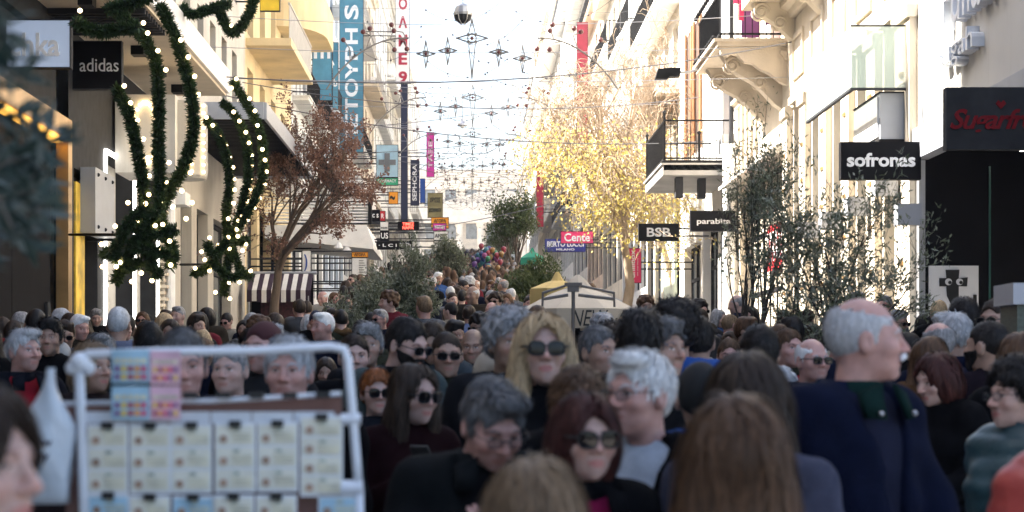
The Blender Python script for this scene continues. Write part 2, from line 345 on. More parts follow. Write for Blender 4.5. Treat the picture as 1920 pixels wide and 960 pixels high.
# cream classical building
t = thing('cream_building', 'cream classical building with tall narrow windows and pilasters on the right', 'building')
wy = [(30.2,31.4),(32.4,33.6),(34.6,35.8),(36.8,38.0),(39.0,40.2)]
ops = [(a, b, gz(35)+.3, 7.0) for a, b in wy]
obj('wall', wall_mb(XR, 1, 29.0, 41.0, .2, 13.0, ops, .6), M('cream'), t); mass(t, 1, XR+.4, 29, 41, .2, 12.9, 'cream')
for a, b in wy:
    window(t, XR, 1, a, b, gz(35)+.3, 7.0, .5, 'white_paint', 'glass', 1, 3, ft=.08)
    m = MB(); z0, z1 = 7.5, 8.4                       # moulded frame of a panel above each window
    for q in ((a-.05,b+.05,z0,z0+.09),(a-.05,b+.05,z1-.09,z1),(a-.05,a+.04,z0+.09,z1-.09),(b-.04,b+.05,z0+.09,z1-.09)): m.box(XR-.05, XR-.001, *q)
    obj('panel_moulding', m, M('cream'), t)
    m = MB(); m.box(XR-.10, XR-.002, a-.12, b+.12, 7.02, 7.16); obj('window_hood', m, M('cream'), t)
for (a, b) in [(29.05,30.05),(31.55,32.25),(33.75,34.45),(35.95,36.65),(38.15,38.85),(40.35,40.95)]:
    m = MB(); m.box(XR-.12, XR-.003, a, b, gz(35)-.8, 6.8); m.box(XR-.17, XR-.004, a-.04, b+.04, 6.801, 6.99); obj('pilaster', m, M('cream'), t)
    for z in (3.2, 3.9, 4.6, 5.3, 6.0):
        m = MB(); m.box(XR-.15, XR-.121, (a+b)/2-.12, (a+b)/2+.12, z, z+.06); obj('bracket_plate', m, M('gold'), t)
cornice(t, 1, XR, 29, 41, 8.75, 'cream', .3, .3); cornice(t, 1, XR, 29, 41, 12.8, 'cream', .5, .5)
m = MB(); m.box(XR-.95, XR, 36.6, 41.0, 9.06, 9.28); b = obj('balcony', m, M('cream'), t)
def corbel(par, X, side, yc, ztop, out, h, wid, mt='stone'):
    """scrolled bracket: S-shaped side profile with two volutes"""
    m = MB(); pr = []
    for i in range(15):
        u = i/14; x = out*(1-u)**.8; z = -h*u - .07*h*sin(u*pi*2.2)
        pr.append((X-side*x, ztop+z))
    poly = [(X, ztop)] + [(X-side*out, ztop)] + pr[1:] + [(X, ztop-h)]
    m.prism(poly, yc-wid/2, yc+wid/2, 'y'); c = obj('corbel', m, M(mt), par)
    for (fx, fz, r) in ((.80,.24,.17),(.36,.55,.13)):
        m = MB(); cx, cz = X-side*out*fx, ztop-h*fz
        for sgn in (-1, 1):
            pts = []
            for k in range(34):
                a = k/33*2*pi*2.1; rr = r*(1-k/38); pts.append((cx+cos(a)*rr, yc+sgn*(wid/2+.012), cz+sin(a)*rr))
            m.tube(pts, .028, 6)
        m.lathe([(.05,-wid/2-.05),(.05,wid/2+.05)], (cx, yc, cz), 10, 'y')
        obj('volute', m, M(mt), c)
    return c
for yc in (37.0, 40.2): corbel(t, XR, 1, yc, 9.055, .85, .75, .34, 'cream')
# glazed bay hanging on the front, with a box under it, its shaded and sunlit sides painted in
s = thing('glazed_bay', 'projecting glass balcony screen above a box painted grey for shade on the cream building', 'balcony')
m = MB(); m.box(5.58, 6.49, 29.28, 29.30, 5.80, 6.70); obj('glass_screen', m, M('clear_glass'), s)
m = MB(); m.box(5.58, 5.60, 29.32, 33.2, 5.80, 6.70); obj('glass_screen', m, M('clear_glass'), s)
m = MB(); m.box(5.56, 6.49, 29.26, 29.32, 5.762, 5.798); m.box(5.56, 5.62, 29.33, 33.2, 5.762, 5.798); m.box(5.57, 6.49, 29.275, 29.305, 6.702, 6.725); obj('rail', m, M('dark_grey'), s)
m = MB(); m.box(6.03, 6.49, 29.4, 31.4, 5.06, 5.74); obj('bay_box', m, M('grey_panel'), s)  # grey puts the shade of the camera-facing side into the colour
m = MB(); m.box(6.01, 6.49, 29.38, 31.42, 5.0, 5.057); m.box(6.01, 6.49, 29.38, 31.42, 5.743, 5.76); obj('edge_trim', m, M('black_metal'), s)
m = MB(); m.box(6.0, 6.028, 29.5, 31.3, 5.1, 5.7); obj('sunlit_side_panel', m, M('white_paint'), s)  # white sheet paints the sunlight on the street-facing side
s = thing('blade_sign', 'black projecting sign with white lettering sofronas', 'sign')
m = MB(); m.box(5.29, 6.44, 28.55, 28.72, 4.38, 4.92); obj('sign_board', m, M('charcoal'), s)
letters(s, 'sofronas', 5.865, 28.55, 4.66, .98, .20, M('letter_white'), bold=.03)
m = MB(); m.tube([(6.44,28.63,4.86),(6.56,28.63,4.86)], .02, 6); m.tube([(6.5,28.63,4.9),(6.47,28.63,5.5),(6.49,28.9,6.4)], .012, 5); obj('bracket', m, M('steel'), s)
lampw = ['wall lamp beside the sofronas sign','wall lamp under the glazed bay','middle wall lamp','wall lamp left of the middle one','wall lamp nearest the dark shopfront']
for k, (px, py) in enumerate([(1698,403),(1655,350),(1602,388),(1553,414),(1512,432)]):
    d = (XR-.35)*F/(px-VX); z = PZ(py, d)
    s = thing('wall_lamp', 'grey box '+lampw[k]+' on the cream pilasters', 'lamp', 'box wall lamps', (XR-.13, d, z))
    m = MB(); m.box(-.02-.34, -.02, -.14, .14, -.15, .15); obj('lamp_housing', m, M('grey_panel'), s)
    m = MB(); m.box(-.30, -.05, -.11, .11, -.156, -.152); obj('lens', m, M('glass_light'), s)
# shop with tall dark glazing and the scrolled stone balcony above it
t = thing('glazed_shop_building', 'cream building with tall dark glazed shopfront below a scrolled stone balcony', 'building')
ops = [(41.3, 48.2, gz(45)+.1, 6.15), (42.0, 43.4, 8.6, 11.2), (45.6, 47.0, 8.6, 11.2)]
obj('wall', wall_mb(XR, 1, 41.0, 49.0, .8, 14.0, ops, .35), M('cream'), t); mass(t, 1, XR, 41, 49, .8, 13.9, 'cream')
window(t, XR, 1, *ops[0], .3, 'charcoal', 'glass', 6, 2, ft=.12)
for op in ops[1:]: window(t, XR, 1, *op, .25, 'violet', 'glass_light', 1, 2, ft=.12)
m = MB(); m.prism([(XR-.002,6.2),(XR-.5,6.05),(XR-.5,6.12),(XR-.002,6.45)], 41.1, 48.5, 'y'); obj('awning_strip', m, M('warm_grey'), t)
m = MB(); m.lathe([(.17,1.6),(.17,6.9),(.22,7.0),(.22,7.2)], (XR-.2, 48.7, 0), 12); obj('column', m, M('white_paint'), t)
cornice(t, 1, XR, 41, 49, 8.05, 'stone', .15, .2); cornice(t, 1, XR, 41, 49, 13.8, 'cream', .5, .5)
for k in range(5):
    m = MB(); m.box(XR-.06, XR-.002, 45.3+.75*k, 45.3+.75*k+.25, 6.5, 8.0); obj('pilaster_strip', m, M('stone'), t)
z0 = 8.5
m = MB(); m.box(5.05, XR, 41.0, 44.9, z0-.16, z0); m.box(4.98, XR, 40.95, 44.95, z0-.07, z0-.005); b = obj('balcony', m, M('stone'), t)
pr = [(XR, z0-.165)] + [(5.10, z0-.165)] + [(5.14, z0-.30), (5.28, z0-.36), (5.36, z0-.30), (5.48, z0-.34), (5.62, z0-.48), (5.80, z0-.52), (5.95, z0-.62), (6.15, z0-.72), (6.38, z0-.9), (XR, z0-.95)]
m = MB(); m.prism(pr, 41.06, 41.28, 'y'); obj('scalloped_skirt', m, M('stone'), b)
for yc in (41.9, 44.2): corbel(t, XR, 1, yc, z0-.17, 1.3, 1.15, .36)
m = MB()
for zz in (z0+.1, z0+.95): m.box(5.10, 5.14, 41.05, 44.85, zz-.02, zz+.02); m.box(5.12, XR, 41.05, 41.09, zz-.02, zz+.02)
for k in range(26): y = 41.2+k*.145; m.box(5.11, 5.13, y-.008, y+.008, z0, z0+1.0)
for k in range(9): x = 5.2+k*.145; m.box(x-.008, x+.008, 41.06, 41.08, z0, z0+.95)
for k in range(12): m.ball((5.0, 41.2+k*.32, z0+.05), .045, 8, 5); m.ball((5.02, 41.2+k*.32, z0+1.05), .05, 8, 5)
obj('railing', m, M('black_metal'), b)
m = MB(); m.box(5.16, 5.18, 41.3, 44.8, z0+.03, z0+.98); obj('rail_screen', m, M('dark_grey'), b)
s = thing('window_banner', 'purple window banner with red mark hung behind the stone balcony railing', 'banner')
m = MB(); m.box(5.62, 6.0, 41.5, 41.53, z0+.1, z0+1.6); obj('banner_cloth', m, M('violet'), s)
m = MB(); m.box(5.45, 5.68, 41.47, 41.49, z0+.8, z0+.93); m.box(5.56, 5.66, 41.47, 41.49, z0+.45, z0+.795); obj('red_mark', m, M('pink'), s)
s = thing('rolled_banner', 'purple bordered banner on the wall end of the stone balcony', 'banner')
m = MB(); m.box(6.1, 6.48, 41.4, 41.43, z0+.35, z0+1.5); obj('banner_cloth', m, M('violet'), s)
m = MB(); m.box(6.18, 6.42, 41.37, 41.39, z0+.5, z0+1.5); obj('centre_panel', m, M('shutter'), s)
s = thing('street_lamp', 'dark flat street lamp on an arm from the stone balcony', 'lamp')
m = MB(); m.tube([(5.06,44.4,z0-.1),(4.85,44.3,z0-.2),(4.62,44.2,z0-.22)], .03, 6); obj('arm', m, M('steel'), s)
m = MB(); m.prism([(4.62,z0-.14),(4.38,z0-.14),(4.12,z0-.17),(4.06,z0-.38),(4.32,z0-.38),(4.38,z0-.33),(4.6,z0-.32)], 44.0, 44.36, 'y'); obj('lamp_head', m, M('charcoal'), s)
# building with the lower balcony and brown shutters
t = thing('shuttered_building', 'white building with brown wooden shutters above a concrete balcony', 'building')
ops = [(49.4+.1, 52.0, gz(55)+.1, 5.6), (52.6, 56.0, gz(55)+.1, 5.6), (56.6, 61.0, gz(55)+.1, 5.4), (50.3,51.6,6.85,9.3),(56.4,57.7,8.0,11.8),(58.6,59.9,8.0,11.8),(52.4,53.6,10.4,13)]
obj('wall', wall_mb(XR, 1, 49.0, 62.0, 1.2, 17, ops, .3), M('white_wall'), t); mass(t, 1, XR, 49, 62, 1.2, 16.9, 'white_wall')
for op in ops[:3]: window(t, XR, 1, *op, .25, 'charcoal', 'glass', 2, 1, ft=.12)
window(t, XR, 1, *ops[3], .25, 'wood', 'glass', 1, 1)
for op in ops[4:]: window(t, XR, 1, *op, .1, 'wood', 'wood', 2, 2, ft=.12)
for op in ops[4:6]:
    for y in (op[0]-.3, op[1]+.02):
        m = MB(); m.box(XR-.08, XR-.03, y, y+.28, op[2], op[3]); obj('open_shutter', m, M('wood'), t)
cornice(t, 1, XR, 49, 62, 16.7, 'white_wall', .5, .5)
b = balcony(t, XR, 1, 49.0, 54.0, 6.78, 1.8, 'bars', 'concrete', 'black_metal', .3, 1.05, .16)
m = MB()
for (x, y) in ((4.74,49.08),(4.74,53.9),(5.6,49.08)): m.box(x-.03, x+.03, y-.03, y+.03, 6.78, 8.0 if x < 5 else 7.5); m.ball((x,y,8.03 if x < 5 else 7.53), .05)
m.box(4.72, 6.45, 49.0, 49.04, 6.6, 6.78+.07); obj('corner_post', m, M('black_metal'), b)
for (x, y) in ((5.15,49.6),(5.75,49.9)):
    m = MB(); m.box(x-.09, x+.09, y-.2, y+.2, 5.98, 6.47); obj('bracket_beam', m, M('dark_grey'), b)
m = MB(); m.tube([(XR-.12,48.95,2),(XR-.12,48.95,15)], .06, 8); obj('drainpipe', m, M('dark_grey'), t)
m = MB(); m.tube([(XR-.3,49.02,2),(XR-.3,49.02,6.4)], .05, 8); obj('drainpipe', m, M('dark_grey'), t)
ac_unit(t, XR, 1, 49.1, 6.95)
def blade(label, lo, hi, y, board, words, name='blade_sign', th=.14, arm=True, group=None):
    """lo=(x0,z0) hi=(x1,z1); words: (text, cx, cz, w, h, mat, rot)"""
    s = thing(name, label, 'sign', group)
    m = MB(); m.box(lo[0], hi[0], y, y+th, lo[1], hi[1]); obj('sign_board', m, board, s)
    m = MB(); e = .012; a, b, c, d = lo[0], hi[0], lo[1], hi[1]
    for q in ((a-e,b+e,c-e,c+.002),(a-e,b+e,d-.002,d+e),(a-e,a+.002,c+.003,d-.003),(b-.002,b+e,c+.003,d-.003)): m.box(q[0],q[1],y-.012,y+th+.006,q[2],q[3])
    obj('sign_frame', m, M('dark_grey'), s)
    for w in words:
        letters(s, w[0], w[1], y, w[2], w[3], w[4], w[5], rot=w[6] if len(w) > 6 else 0, bold=w[7] if len(w) > 7 else .02)
    if arm:
        wx = XR if (lo[0]+hi[0]) > 0 else XL; e = hi[0] if wx > 0 else lo[0]; zc = (lo[1]+hi[1])/2
        m = MB()
        if abs(wx-e) > .03:
            for z in (zc-.1, zc+.1): m.box(min(wx,e), max(wx,e), y+.03, y+.07, z-.02, z+.02)
            obj('bracket', m, M('dark_grey'), s)
    return s
def pxs(x0, x1, y0, y1, d): return (PX(x0,d), PZ(y1,d)), (PX(x1,d), PZ(y0,d))
def pblade(label, x0, x1, y0, y1, d, board, words, **k):
    lo, hi = pxs(x0, x1, y0, y1, d); w2 = []
    for w in words:      # (text, fx, fz, fw, fh, mat, rot): fractions of the board
        W_, H_ = hi[0]-lo[0], hi[1]-lo[1]
        w2.append((w[0], lo[0]+w[1]*W_, lo[1]+w[2]*H_, w[3]*W_, w[4]*H_, *w[5:]))
    return blade(label, lo, hi, d, board, w2, **k)
LW, LB = M('letter_white'), M('letter_black')
pblade('black projecting sign with white capital letters BSB', 1198, 1272, 420, 451, 54.6, M('charcoal'), [('BSB',.5,.5,.60,.55,LW)])
pblade('black projecting sign with white lettering parabita under the concrete balcony', 1295, 1378, 396, 433, 48.3, M('charcoal'), [('parabita',.52,.45,.76,.36,LW)])
s = pblade('blue projecting sign lettered BERTO LUCCI MILANO', 1022, 1098, 448, 472, 82, M('blue_sign'), [('BERTO LUCCI',.5,.6,.9,.42,LW),('MILANO',.5,.18,.45,.16,LW)])
pblade('pink sign with white lettering Cente above the blue sign', 1052, 1112, 434, 456, 80, M('pink'), [('Cente',.5,.5,.8,.7,LW)])
pblade('tall pink sign with white lettering unillbox reading upward by the tree trunk', 1177, 1202, 466, 530, 58.5, M('pink'), [('unillbox',.36,.55,.36,.82,LW,90),('one stop beauty shop',.74,.55,.13,.7,LW,90,.0),('↑',.4,.06,.3,.07,LW)])
pblade('tall dark red vertical banner among the bare branches', 1082, 1102, 42, 290, 92, M('crimson'), [])
pblade('lower dark red banner behind the yellow leaves', 1006, 1019, 310, 425, 118, M('crimson'), [])
pblade('small pale blue sign over the far right pavement', 990, 1004, 378, 412, 120, M('pale_blue'), [('i',.5,.5,.2,.6,M('blue_sign'))])
s = thing('sale_poster', 'red sale poster with white slanted bars in the dark glazed shopfront', 'poster')
m = MB(); m.box(XR+.2, XR+.22, 42.6, 45.2, 3.9, 4.9); obj('sheet', m, M('red'), s)
for k in range(6):
    m = MB(); y = 42.8+k*.4; m.prism([(y,4.1),(y+.2,4.1),(y+.3,4.75),(y+.1,4.75)], XR+.185, XR+.195, 'x'); obj('white_bar', m, LW, s)
generic('pale_green_building', 'cream and pale green building behind the yellow leaved tree', 1, 62, 74, 13, 'cream', 4, 3, 'some', seed=3)
obj('corner_panel', (lambda m: (m.box(XR-.1, XR-.01, 63, 66.5, 3.4, 7.4), m)[1])(MB()), M('greenish'), bpy.data.objects['pale_green_building'])
RB = [('white block with balconies right of the blue sign', 74, 86, 17, 'white_wall', 4, 4),('tall cream block standing above the yellow tree', 86, 99, 21, 'cream', 4, 5),('peach coloured block on the right farther up', 99, 112, 18, 'peach', 4, 4),
      ('grey block far up the right side', 112, 128, 20, 'warm_grey', 4, 5),('white block far up the right side', 128, 146, 22, 'white_wall', 5, 5),('beige block near the end of the street on the right', 146, 168, 20, 'beige', 5, 5),('last cream block on the right at the street end', 168, 196, 21, 'cream', 6, 5),('grey block farthest up the right side', 196, 232, 20, 'warm_grey', 6, 5)]
for k, (lb, a, b, h, wm, c, f) in enumerate(RB): generic('street_building', lb, 1, a, b, h, wm, c, f, 'some', seed=20+k)

# ---- left side --------------------------------------------------------------------------------
t = thing('black_store_building', 'black fronted store with gilded portal frame at the left edge', 'building')
m = MB(); m.box(XL-8, XL, 9, 29.6, 6.4, 23.0); obj('upper_wall', m, M('dark_grey'), t)
m = MB()
for k in range(7): m.box(XL-.25, XL-.1, 12+2.4*k+.01, 12+2.4*(k+1)-.01, -.2, 5.0)
m.box(XL-8, XL-.3, 9, 29.6, -.2, 6.39); obj('black_panels', m, M('black_panel'), t)
m = MB(); m.box(XL-.12, XL+.06, 29.3, 29.58, -.2, 5.35); obj('portal_jamb', m, M('gold'), t)
m = MB(); m.box(XL-.26, XL+.06, 12, 29.29, 5.05, 5.35); obj('portal_beam', m, M('gold'), t)
m = MB(); m.box(XL-.24, XL+.05, 12, 29.0, 4.96, 5.04); obj('lit_soffit', m, M('lit_amber'), t)
m = MB(); m.box(XL-.1, XL-.08, 12, 29.1, 5.4, 6.35); obj('fascia', m, M('dark_grey'), t)
m = MB(); m.box(XL-.09, XL-.05, 28.4, 28.6, 2.35, 2.62); obj('door_plate', m, M('dark_grey'), t)
s = pblade('pale blue backlit projecting sign lettered chka behind the olive leaves', -12, 131, 38, 126, 26, M('lit_sign_blue'), [('ochka',.44,.48,.86,.5,LW)])
s = pblade('black projecting sign lettered adidas at the left', 136, 227, 78, 166, 29.9, M('charcoal'), [('adidas',.55,.5,.8,.28,M('letter_white'),0,.0)])
# shop with white canopy, marquee lights and lit portal
t = thing('canopy_shop_building', 'shop with broad white canopy and lit portal on the left', 'building')
ops = [(30.0, 31.9, gz(34), 4.7), (32.5, 35.2, gz(34)+.02, 5.2), (35.6, 37.8, gz(34)+.02, 5.2)]
obj('wall', wall_mb(XL, -1, 29.6, 38.2, -.2, 6.75, ops, .4), M('dark_grey'), t); mass(t, -1, XL, 29.6, 38.2, -.2, 14.5, 'warm_grey')
window(t, XL, -1, *ops[1], .35, 'black_metal', 'glass', 2, 1); window(t, XL, -1, *ops[2], .35, 'black_metal', 'glass_light', 2, 0)
window(t, XL, -1, *ops[0], .35, 'black_metal', 'glass', 0, 0)
m = MB(); m.box(XL-.3, XL+.02, 30.05, 30.75, 1.2, 4.5); obj('yellow_poster', m, mat('poster_yellow', (.75,.50,.05), .5, 3, .5), t)
obj('upper_wall', wall_mb(XL, -1, 29.6, 38.2, 7.3, 14.5, [(31,32.4,8.4,10.6),(34,35.4,8.4,10.6),(36.4,37.6,8.4,10.6)], .3), M('warm_grey'), t)
for a, b in ((31,32.4),(34,35.4),(36.4,37.6)): window(t, XL, -1, a, b, 8.4, 10.6, .25, 'white_paint', 'glass')
m = MB(); m.box(XL, -4.5, 25.0, 37.0, 6.80, 7.22); c = obj('canopy', m, M('white_paint'), t)
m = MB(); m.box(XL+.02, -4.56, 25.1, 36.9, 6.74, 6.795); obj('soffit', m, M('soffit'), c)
for k in range(5):
    m = MB(); m.box(-5.35, -5.15, 27+2.1*k, 27.3+2.1*k, 6.60, 6.738); obj('spotlight', m, M('black_metal'), c)
for k in range(9):
    m = MB(); m.box(XL+.03, -4.6, 28+k*.22, 28.08+k*.22, 6.66, 6.737); obj('slat', m, M('dark_grey'), c)
m = MB(); m.box(XL+.005, XL+.06, 32.45, 35.25, 5.2, 5.26); m.box(XL+.005, XL+.06, 35.2, 35.26, 1.3, 5.198); m.box(XL+.005, XL+.06, 32.4, 32.45, 1.3, 5.198); m.box(XL+.005, XL+.06, 37.8, 37.86, 1.3, 4.6); obj('light_strip', m, M('lit_white'), t)
letters(t, 'Casual', XL-.33, 36.1, 3.5, .9, .25, LW, 'L', bold=0); letters(t, 'Men', XL-.33, 36.1, 3.05, .8, .35, LW, 'L', bold=0); letters(t, 'Golf / Men', XL-.33, 36.1, 2.6, 1.1, .22, LW, 'L', bold=0)
s = thing('wall_box', 'pale grey metal panel box above the yellow poster on the left', 'box')
m = MB(); m.box(XL+.02, XL+.25, 30.4, 32.0, 3.75, 4.75); obj('box_face', m, M('grey_panel'), s)
for y in (30.6,31.2,31.8):
    for z in (3.85,4.65): obj('screw', MB().ball((XL+.255, y, z), .03), M('dark_grey'), s)
m = MB(); m.box(XL, XL+.7, 31.0, 31.05, 3.66, 3.70); obj('bracket', m, M('black_metal'), s)
s = thing('marquee_sign', 'cream drum shaped sign outlined with glowing marquee bulbs', 'sign')
m = MB(); m.box(-5.95, -4.95, 33.2, 34.6, 4.95, 6.25); obj('sign_box', m, M('warm_grey'), s)
m = MB(); m.lathe([(.42,4.9),(.45,4.95),(.45,6.15),(.42,6.2)], (-4.95, 33.9, 0), 20); obj('drum', m, M('beige'), s)
bulb_me = fixn(MB().ball((0,0,0), .028, 10, 7).mesh('bulb', True)); bulb_me.materials.append(M('bulb'))
def bulb(par, p, sc=1.):
    o = bpy.data.objects.new('bulb', bulb_me); COL.objects.link(o); o.parent = par; o.location = p; o.scale = (sc,)*3; return o
for k in range(10):
    for a in (-150,-120,-60,-30): bulb(s, (-4.95+.48*cos(R(a)), 33.9+.48*sin(R(a)), 5.0+k*.125), .9)
for k in range(22):
    a = 2*pi*k/22; bulb(s, (-5.45+.2*cos(a), 33.16, 5.6+.52*sin(a)), .9)
# building with the slatted metal canopy
t = thing('slatted_canopy_building', 'beige shop building under a dark slatted metal canopy on the left', 'building')
ops = [(38.9,40.2,gz(45),5.2),(41.0,42.6,gz(45),5.2),(43.4,45.2,gz(45),5.2),(46.2,49.5,gz(45),5.2)] + [(39.3+2.1*k, 40.3+2.1*k, 8.2, 9.7) for k in range(6)] + [(39.3+2.1*k, 40.3+2.1*k, 11.0, 12.5) for k in range(6)]
obj('wall', wall_mb(XL, -1, 38.2, 52.6, .5, 14.6, ops, .3), M('beige'), t); mass(t, -1, XL, 38.2, 52.6, .5, 14.5, 'warm_grey')
for op in ops[:4]: window(t, XL, -1, *op, .25, 'dark_grey', 'glass_light', 1, 1, ft=.1)
for op in ops[4:]: window(t, XL, -1, *op, .25, 'dark_grey', 'glass', 1, 0)
cornice(t, -1, XL, 38.2, 52.6, 14.3, 'white_wall', .4, .4)
m = MB(); m.lathe([(.1,.8),(.1,5.6)], (XL+.15, 38.6, 0), 10); obj('drainpipe', m, M('white_paint'), t)
m = MB()
for k in range(34): m.box(XL+.002, XL+.09+.05*(k % 2), 38.25, 38.5, 1.2+k*.12, 1.2+k*.12+.06)
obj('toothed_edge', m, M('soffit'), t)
m = MB(); m.box(XL+.05, XL+.4, 38.9, 39.6, 4.9, 5.15); pb = obj('planter_shelf', m, M('white_paint'), t)
c = MB(); c.box(-4.06, -4.0, 38.8, 50.6, 6.55, 6.88); c.box(XL, -4.06, 38.74, 38.8, 6.55, 6.88); c.box(XL, -4.06, 50.6, 50.66, 6.55, 6.88); co = obj('slatted_canopy', c, M('grey_panel'), t)
for k in range(46):
    m = MB(); y = 38.95+k*.253; m.box(XL+.01, -4.07, y, y+.12, 6.6, 6.72); obj('slat', m, M('black_metal'), co)
for k in range(7):
    m = MB(); x = -5.9+k*.29; m.box(x, x+.07, 38.82, 50.58, 6.74, 6.84); obj('bearer', m, M('black_metal'), co)
# striped awning stall
s = thing('awning_stall', 'small dark shop stall under a purple and white striped awning', 'stall')
y = 51.0; x0, x1, zt, zb = PX(463,y), PX(582,y), PZ(513,y), PZ(566,y)
nS = 13; w = (x1-x0)/nS
for k in range(nS):
    m = MB(); a, b = x0+k*w, x0+(k+1)*w; zs = zb+.28
    dz = .02*sin(k*1.7)
    for p in ([(y+.9,zt+.05),(y+.9,zt),(y,zs-.02),(y,zs+.02)], [(y-.012,zs+.018),(y+.008,zs+.018),(y+.008+dz,zb+dz),(y-.012+dz,zb+dz)]): m.prism(p, a, b, 'x')
    obj('awning_stripe', m, M('stripe_dark' if k % 2 == 0 else 'stripe_light'), s)
m = MB(); m.box(x0, x1, y+.97, y+1.03, gz(y)-.1, zt+.02); obj('stall_back', m, M('black_panel'), s)
m = MB(); m.tube([(x0+.05,y+.02,gz(y)-.1),(x0+.05,y+.02,zb+.3)], .025); m.tube([(x1-.05,y+.02,gz(y)-.1),(x1-.05,y+.02,zb+.3)], .025); m.tube([(x0,y+.92,zt+.06),(x1+.1,y+.92,zt+.06)], .05); obj('frame', m, M('steel'), s)
m = MB(); m.box(x0+.3, x1-.2, y+.5, y+.85, gz(y)-.1, gz(y)+1.15)
obj('goods_rack', m, mat('rack_red', (.05,.01,.014), .6, 14, .8), s)
# yellow building with curved balconies
t = thing('yellow_building', 'yellow apartment building with curved corner balconies above the dried tree', 'building')
ops = [(53.2+k*3.1, 54.6+k*3.1, gz(58)+4.5+3.3*j, gz(58)+6.9+3.3*j) for k in range(4) for j in range(2)] + [(53.0+k*3.2, 55.6+k*3.2, gz(60)+.1, gz(58)+3.3) for k in range(4)]
obj('wall', wall_mb(XL, -1, 52.6, 66, 2, gz(60)+12.2, ops, .25), M('yellow_wall'), t); mass(t, -1, XL, 52.6, 66, 2, gz(60)+12.1, 'yellow_wall')
for k, op in enumerate(ops): window(t, XL, -1, *op, .2, 'shutter' if k < 8 else 'dark_grey', 'glass_light' if k % 3 else 'glass', 1, 1)
for j in range(3):
    z = gz(58)+4.3+3.3*j
    if j == 0: balcony(t, XL, -1, 53, 61, z, 1.1, 'bars', 'white_paint', 'shutter', .15, 1.0, .18); continue
    if j == 2:
        zc_ = gz(58)+9.35; m = MB(); pr = [(XL, 61.0)] + [(XL+1.4*sin(a), 63.5-2.5*cos(a)) for a in [k/10*pi/2 for k in range(11)]] + [(XL+1.4, 66.0), (XL, 66.0)]
        m.prism(pr, zc_, zc_+1.15, 'z'); obj('curved_balcony', m, M('yellow_wall'), t)
    m = MB(); m.prism([(XL, 52.8)] + [(XL+1.2, 52.8), (XL+1.2, 60), (XL, 60)], z-.2, z, 'z'); bb = obj('balcony', m, M('yellow_wall'), t)
    m = MB()
    for k in range(40): m.tube([(XL+1.15, 52.9+k*.18, z), (XL+1.15, 52.9+k*.18, z+.9)], .012, 4)
    m.box(XL+1.12, XL+1.18, 52.8, 60, z+.9, z+.94); obj('railing', m, M('shutter'), bb)
pblade('yellow sign board high on the left above the yellow building', 488, 524, -30, 20, 50.5, M('yellow'), [])
LB_ = [('white block with blue shop banners on the left', 66, 80, 13, 'white_wall', 4, 3),('pale blue block behind the tall blue banner', 80, 93, 14.5, 'pale_blue', 4, 3),('grey block with many small signs on the left', 93, 107, 16, 'grey_wall', 4, 4),
       ('cream block behind the pharmacy cross', 107, 122, 17.5, 'cream', 4, 4),('white block behind the tall dark blue sign', 122, 140, 18.5, 'white_wall', 5, 5),('beige block far up the left side', 140, 162, 20, 'beige', 5, 5),('grey block near the street end on the left', 162, 192, 19, 'warm_grey', 6, 5),('white block at the street end on the left', 192, 230, 18, 'white_wall', 6, 4)]
for k, (lb, a, b, h, wm, c, f) in enumerate(LB_): generic('street_building', lb, -1, a, b, h, wm, c, f, 'some' if k else 'full', seed=40+k)
# out of frame blocks beside the camera keep the near street in shade
generic('street_building', 'grey block beside the camera on the left, outside the picture', -1, -14, 9, 12, 'warm_grey', 6, 2, 'none', seed=60)
# parliament-like pale building closing the street
t = thing('end_building', 'pale neoclassical building closing the far end of the street', 'building')
y = 400; zg = gz(y)
ops = [(-18+k*4.2, -15.8+k*4.2, zg+4+6*j, zg+8+6*j) for k in range(13) for j in range(3)]
w = wall_mb(y, 1, -22, 40, zg-1, zg+24, ops, .6); w.v = [(b, a, c) for a, b, c in w.v]; obj('wall', w, M('cream'), t)
m = MB(); m.box(-22, 40, y+1, y+20, zg-1, zg+23.9); obj('rear_wall', m, M('cream'), t)
for op in ops:
    m = MB(); m.box(op[0], op[1], y+.5, y+.6, op[2], op[3]); obj('window', m, M('glass_light'), t)
for k in range(8):
    m = MB(); m.lathe([(.7,zg),(.65,zg+12),(.9,zg+12.5),(.9,zg+13)], (-10+k*4.2-.9, y-3, 0), 12); obj('column', m, M('cream'), t)
m = MB(); m.box(-14, 24, y-4, y-.1, zg+13, zg+15); obj('entablature', m, M('cream'), t)
m = MB(); m.prism([(-14,zg+15),(24,zg+15),(5,zg+20)], y-4, y-1, 'y'); obj('pediment', m, M('cream'), t)
# ------------------------------------------------------------------ left signs
LR = M('letter_red')
pblade('pale blue hanging banner with a white letter m', 586, 622, 46, 188, 72, M('banner_blue'), [('m',.5,.66,.85,.22,LW)])
pblade('narrow pale blue banner behind the letter m banner', 624, 634, 80, 205, 78, M('banner_blue'), [('b',.5,.4,.7,.12,LW)])
pblade('tall teal vertical banner with white Greek letters reading upward', 637, 681, -20, 285, 84, M('teal_banner'), [('ΠΕΤΟΥΡΗ',.5,.40,.55,.72,LW,90,.03),('S',.5,.86,.6,.09,LW,90,.03)])
s = pblade('white vertical sign with stacked red letters', 742, 768, -30, 156, 96, M('white_paint'), [(c,.52,.80-.185*k,.62,.12,M('crimson'),0,.03) for k, c in enumerate('OΛME9')])
pblade('long dark blue strip sign below the stacked red letters', 752, 764, 158, 420, 97, M('navy'), [])
s = pblade('pale blue pharmacy sign with a grey cross', 706, 746, 272, 332, 74, mat('pharmacy_blue', (.38,.56,.66), .5), [])
lo, hi = pxs(706, 746, 272, 332, 74); cx, cz = (lo[0]+hi[0])/2, (lo[1]+hi[1])/2-.05
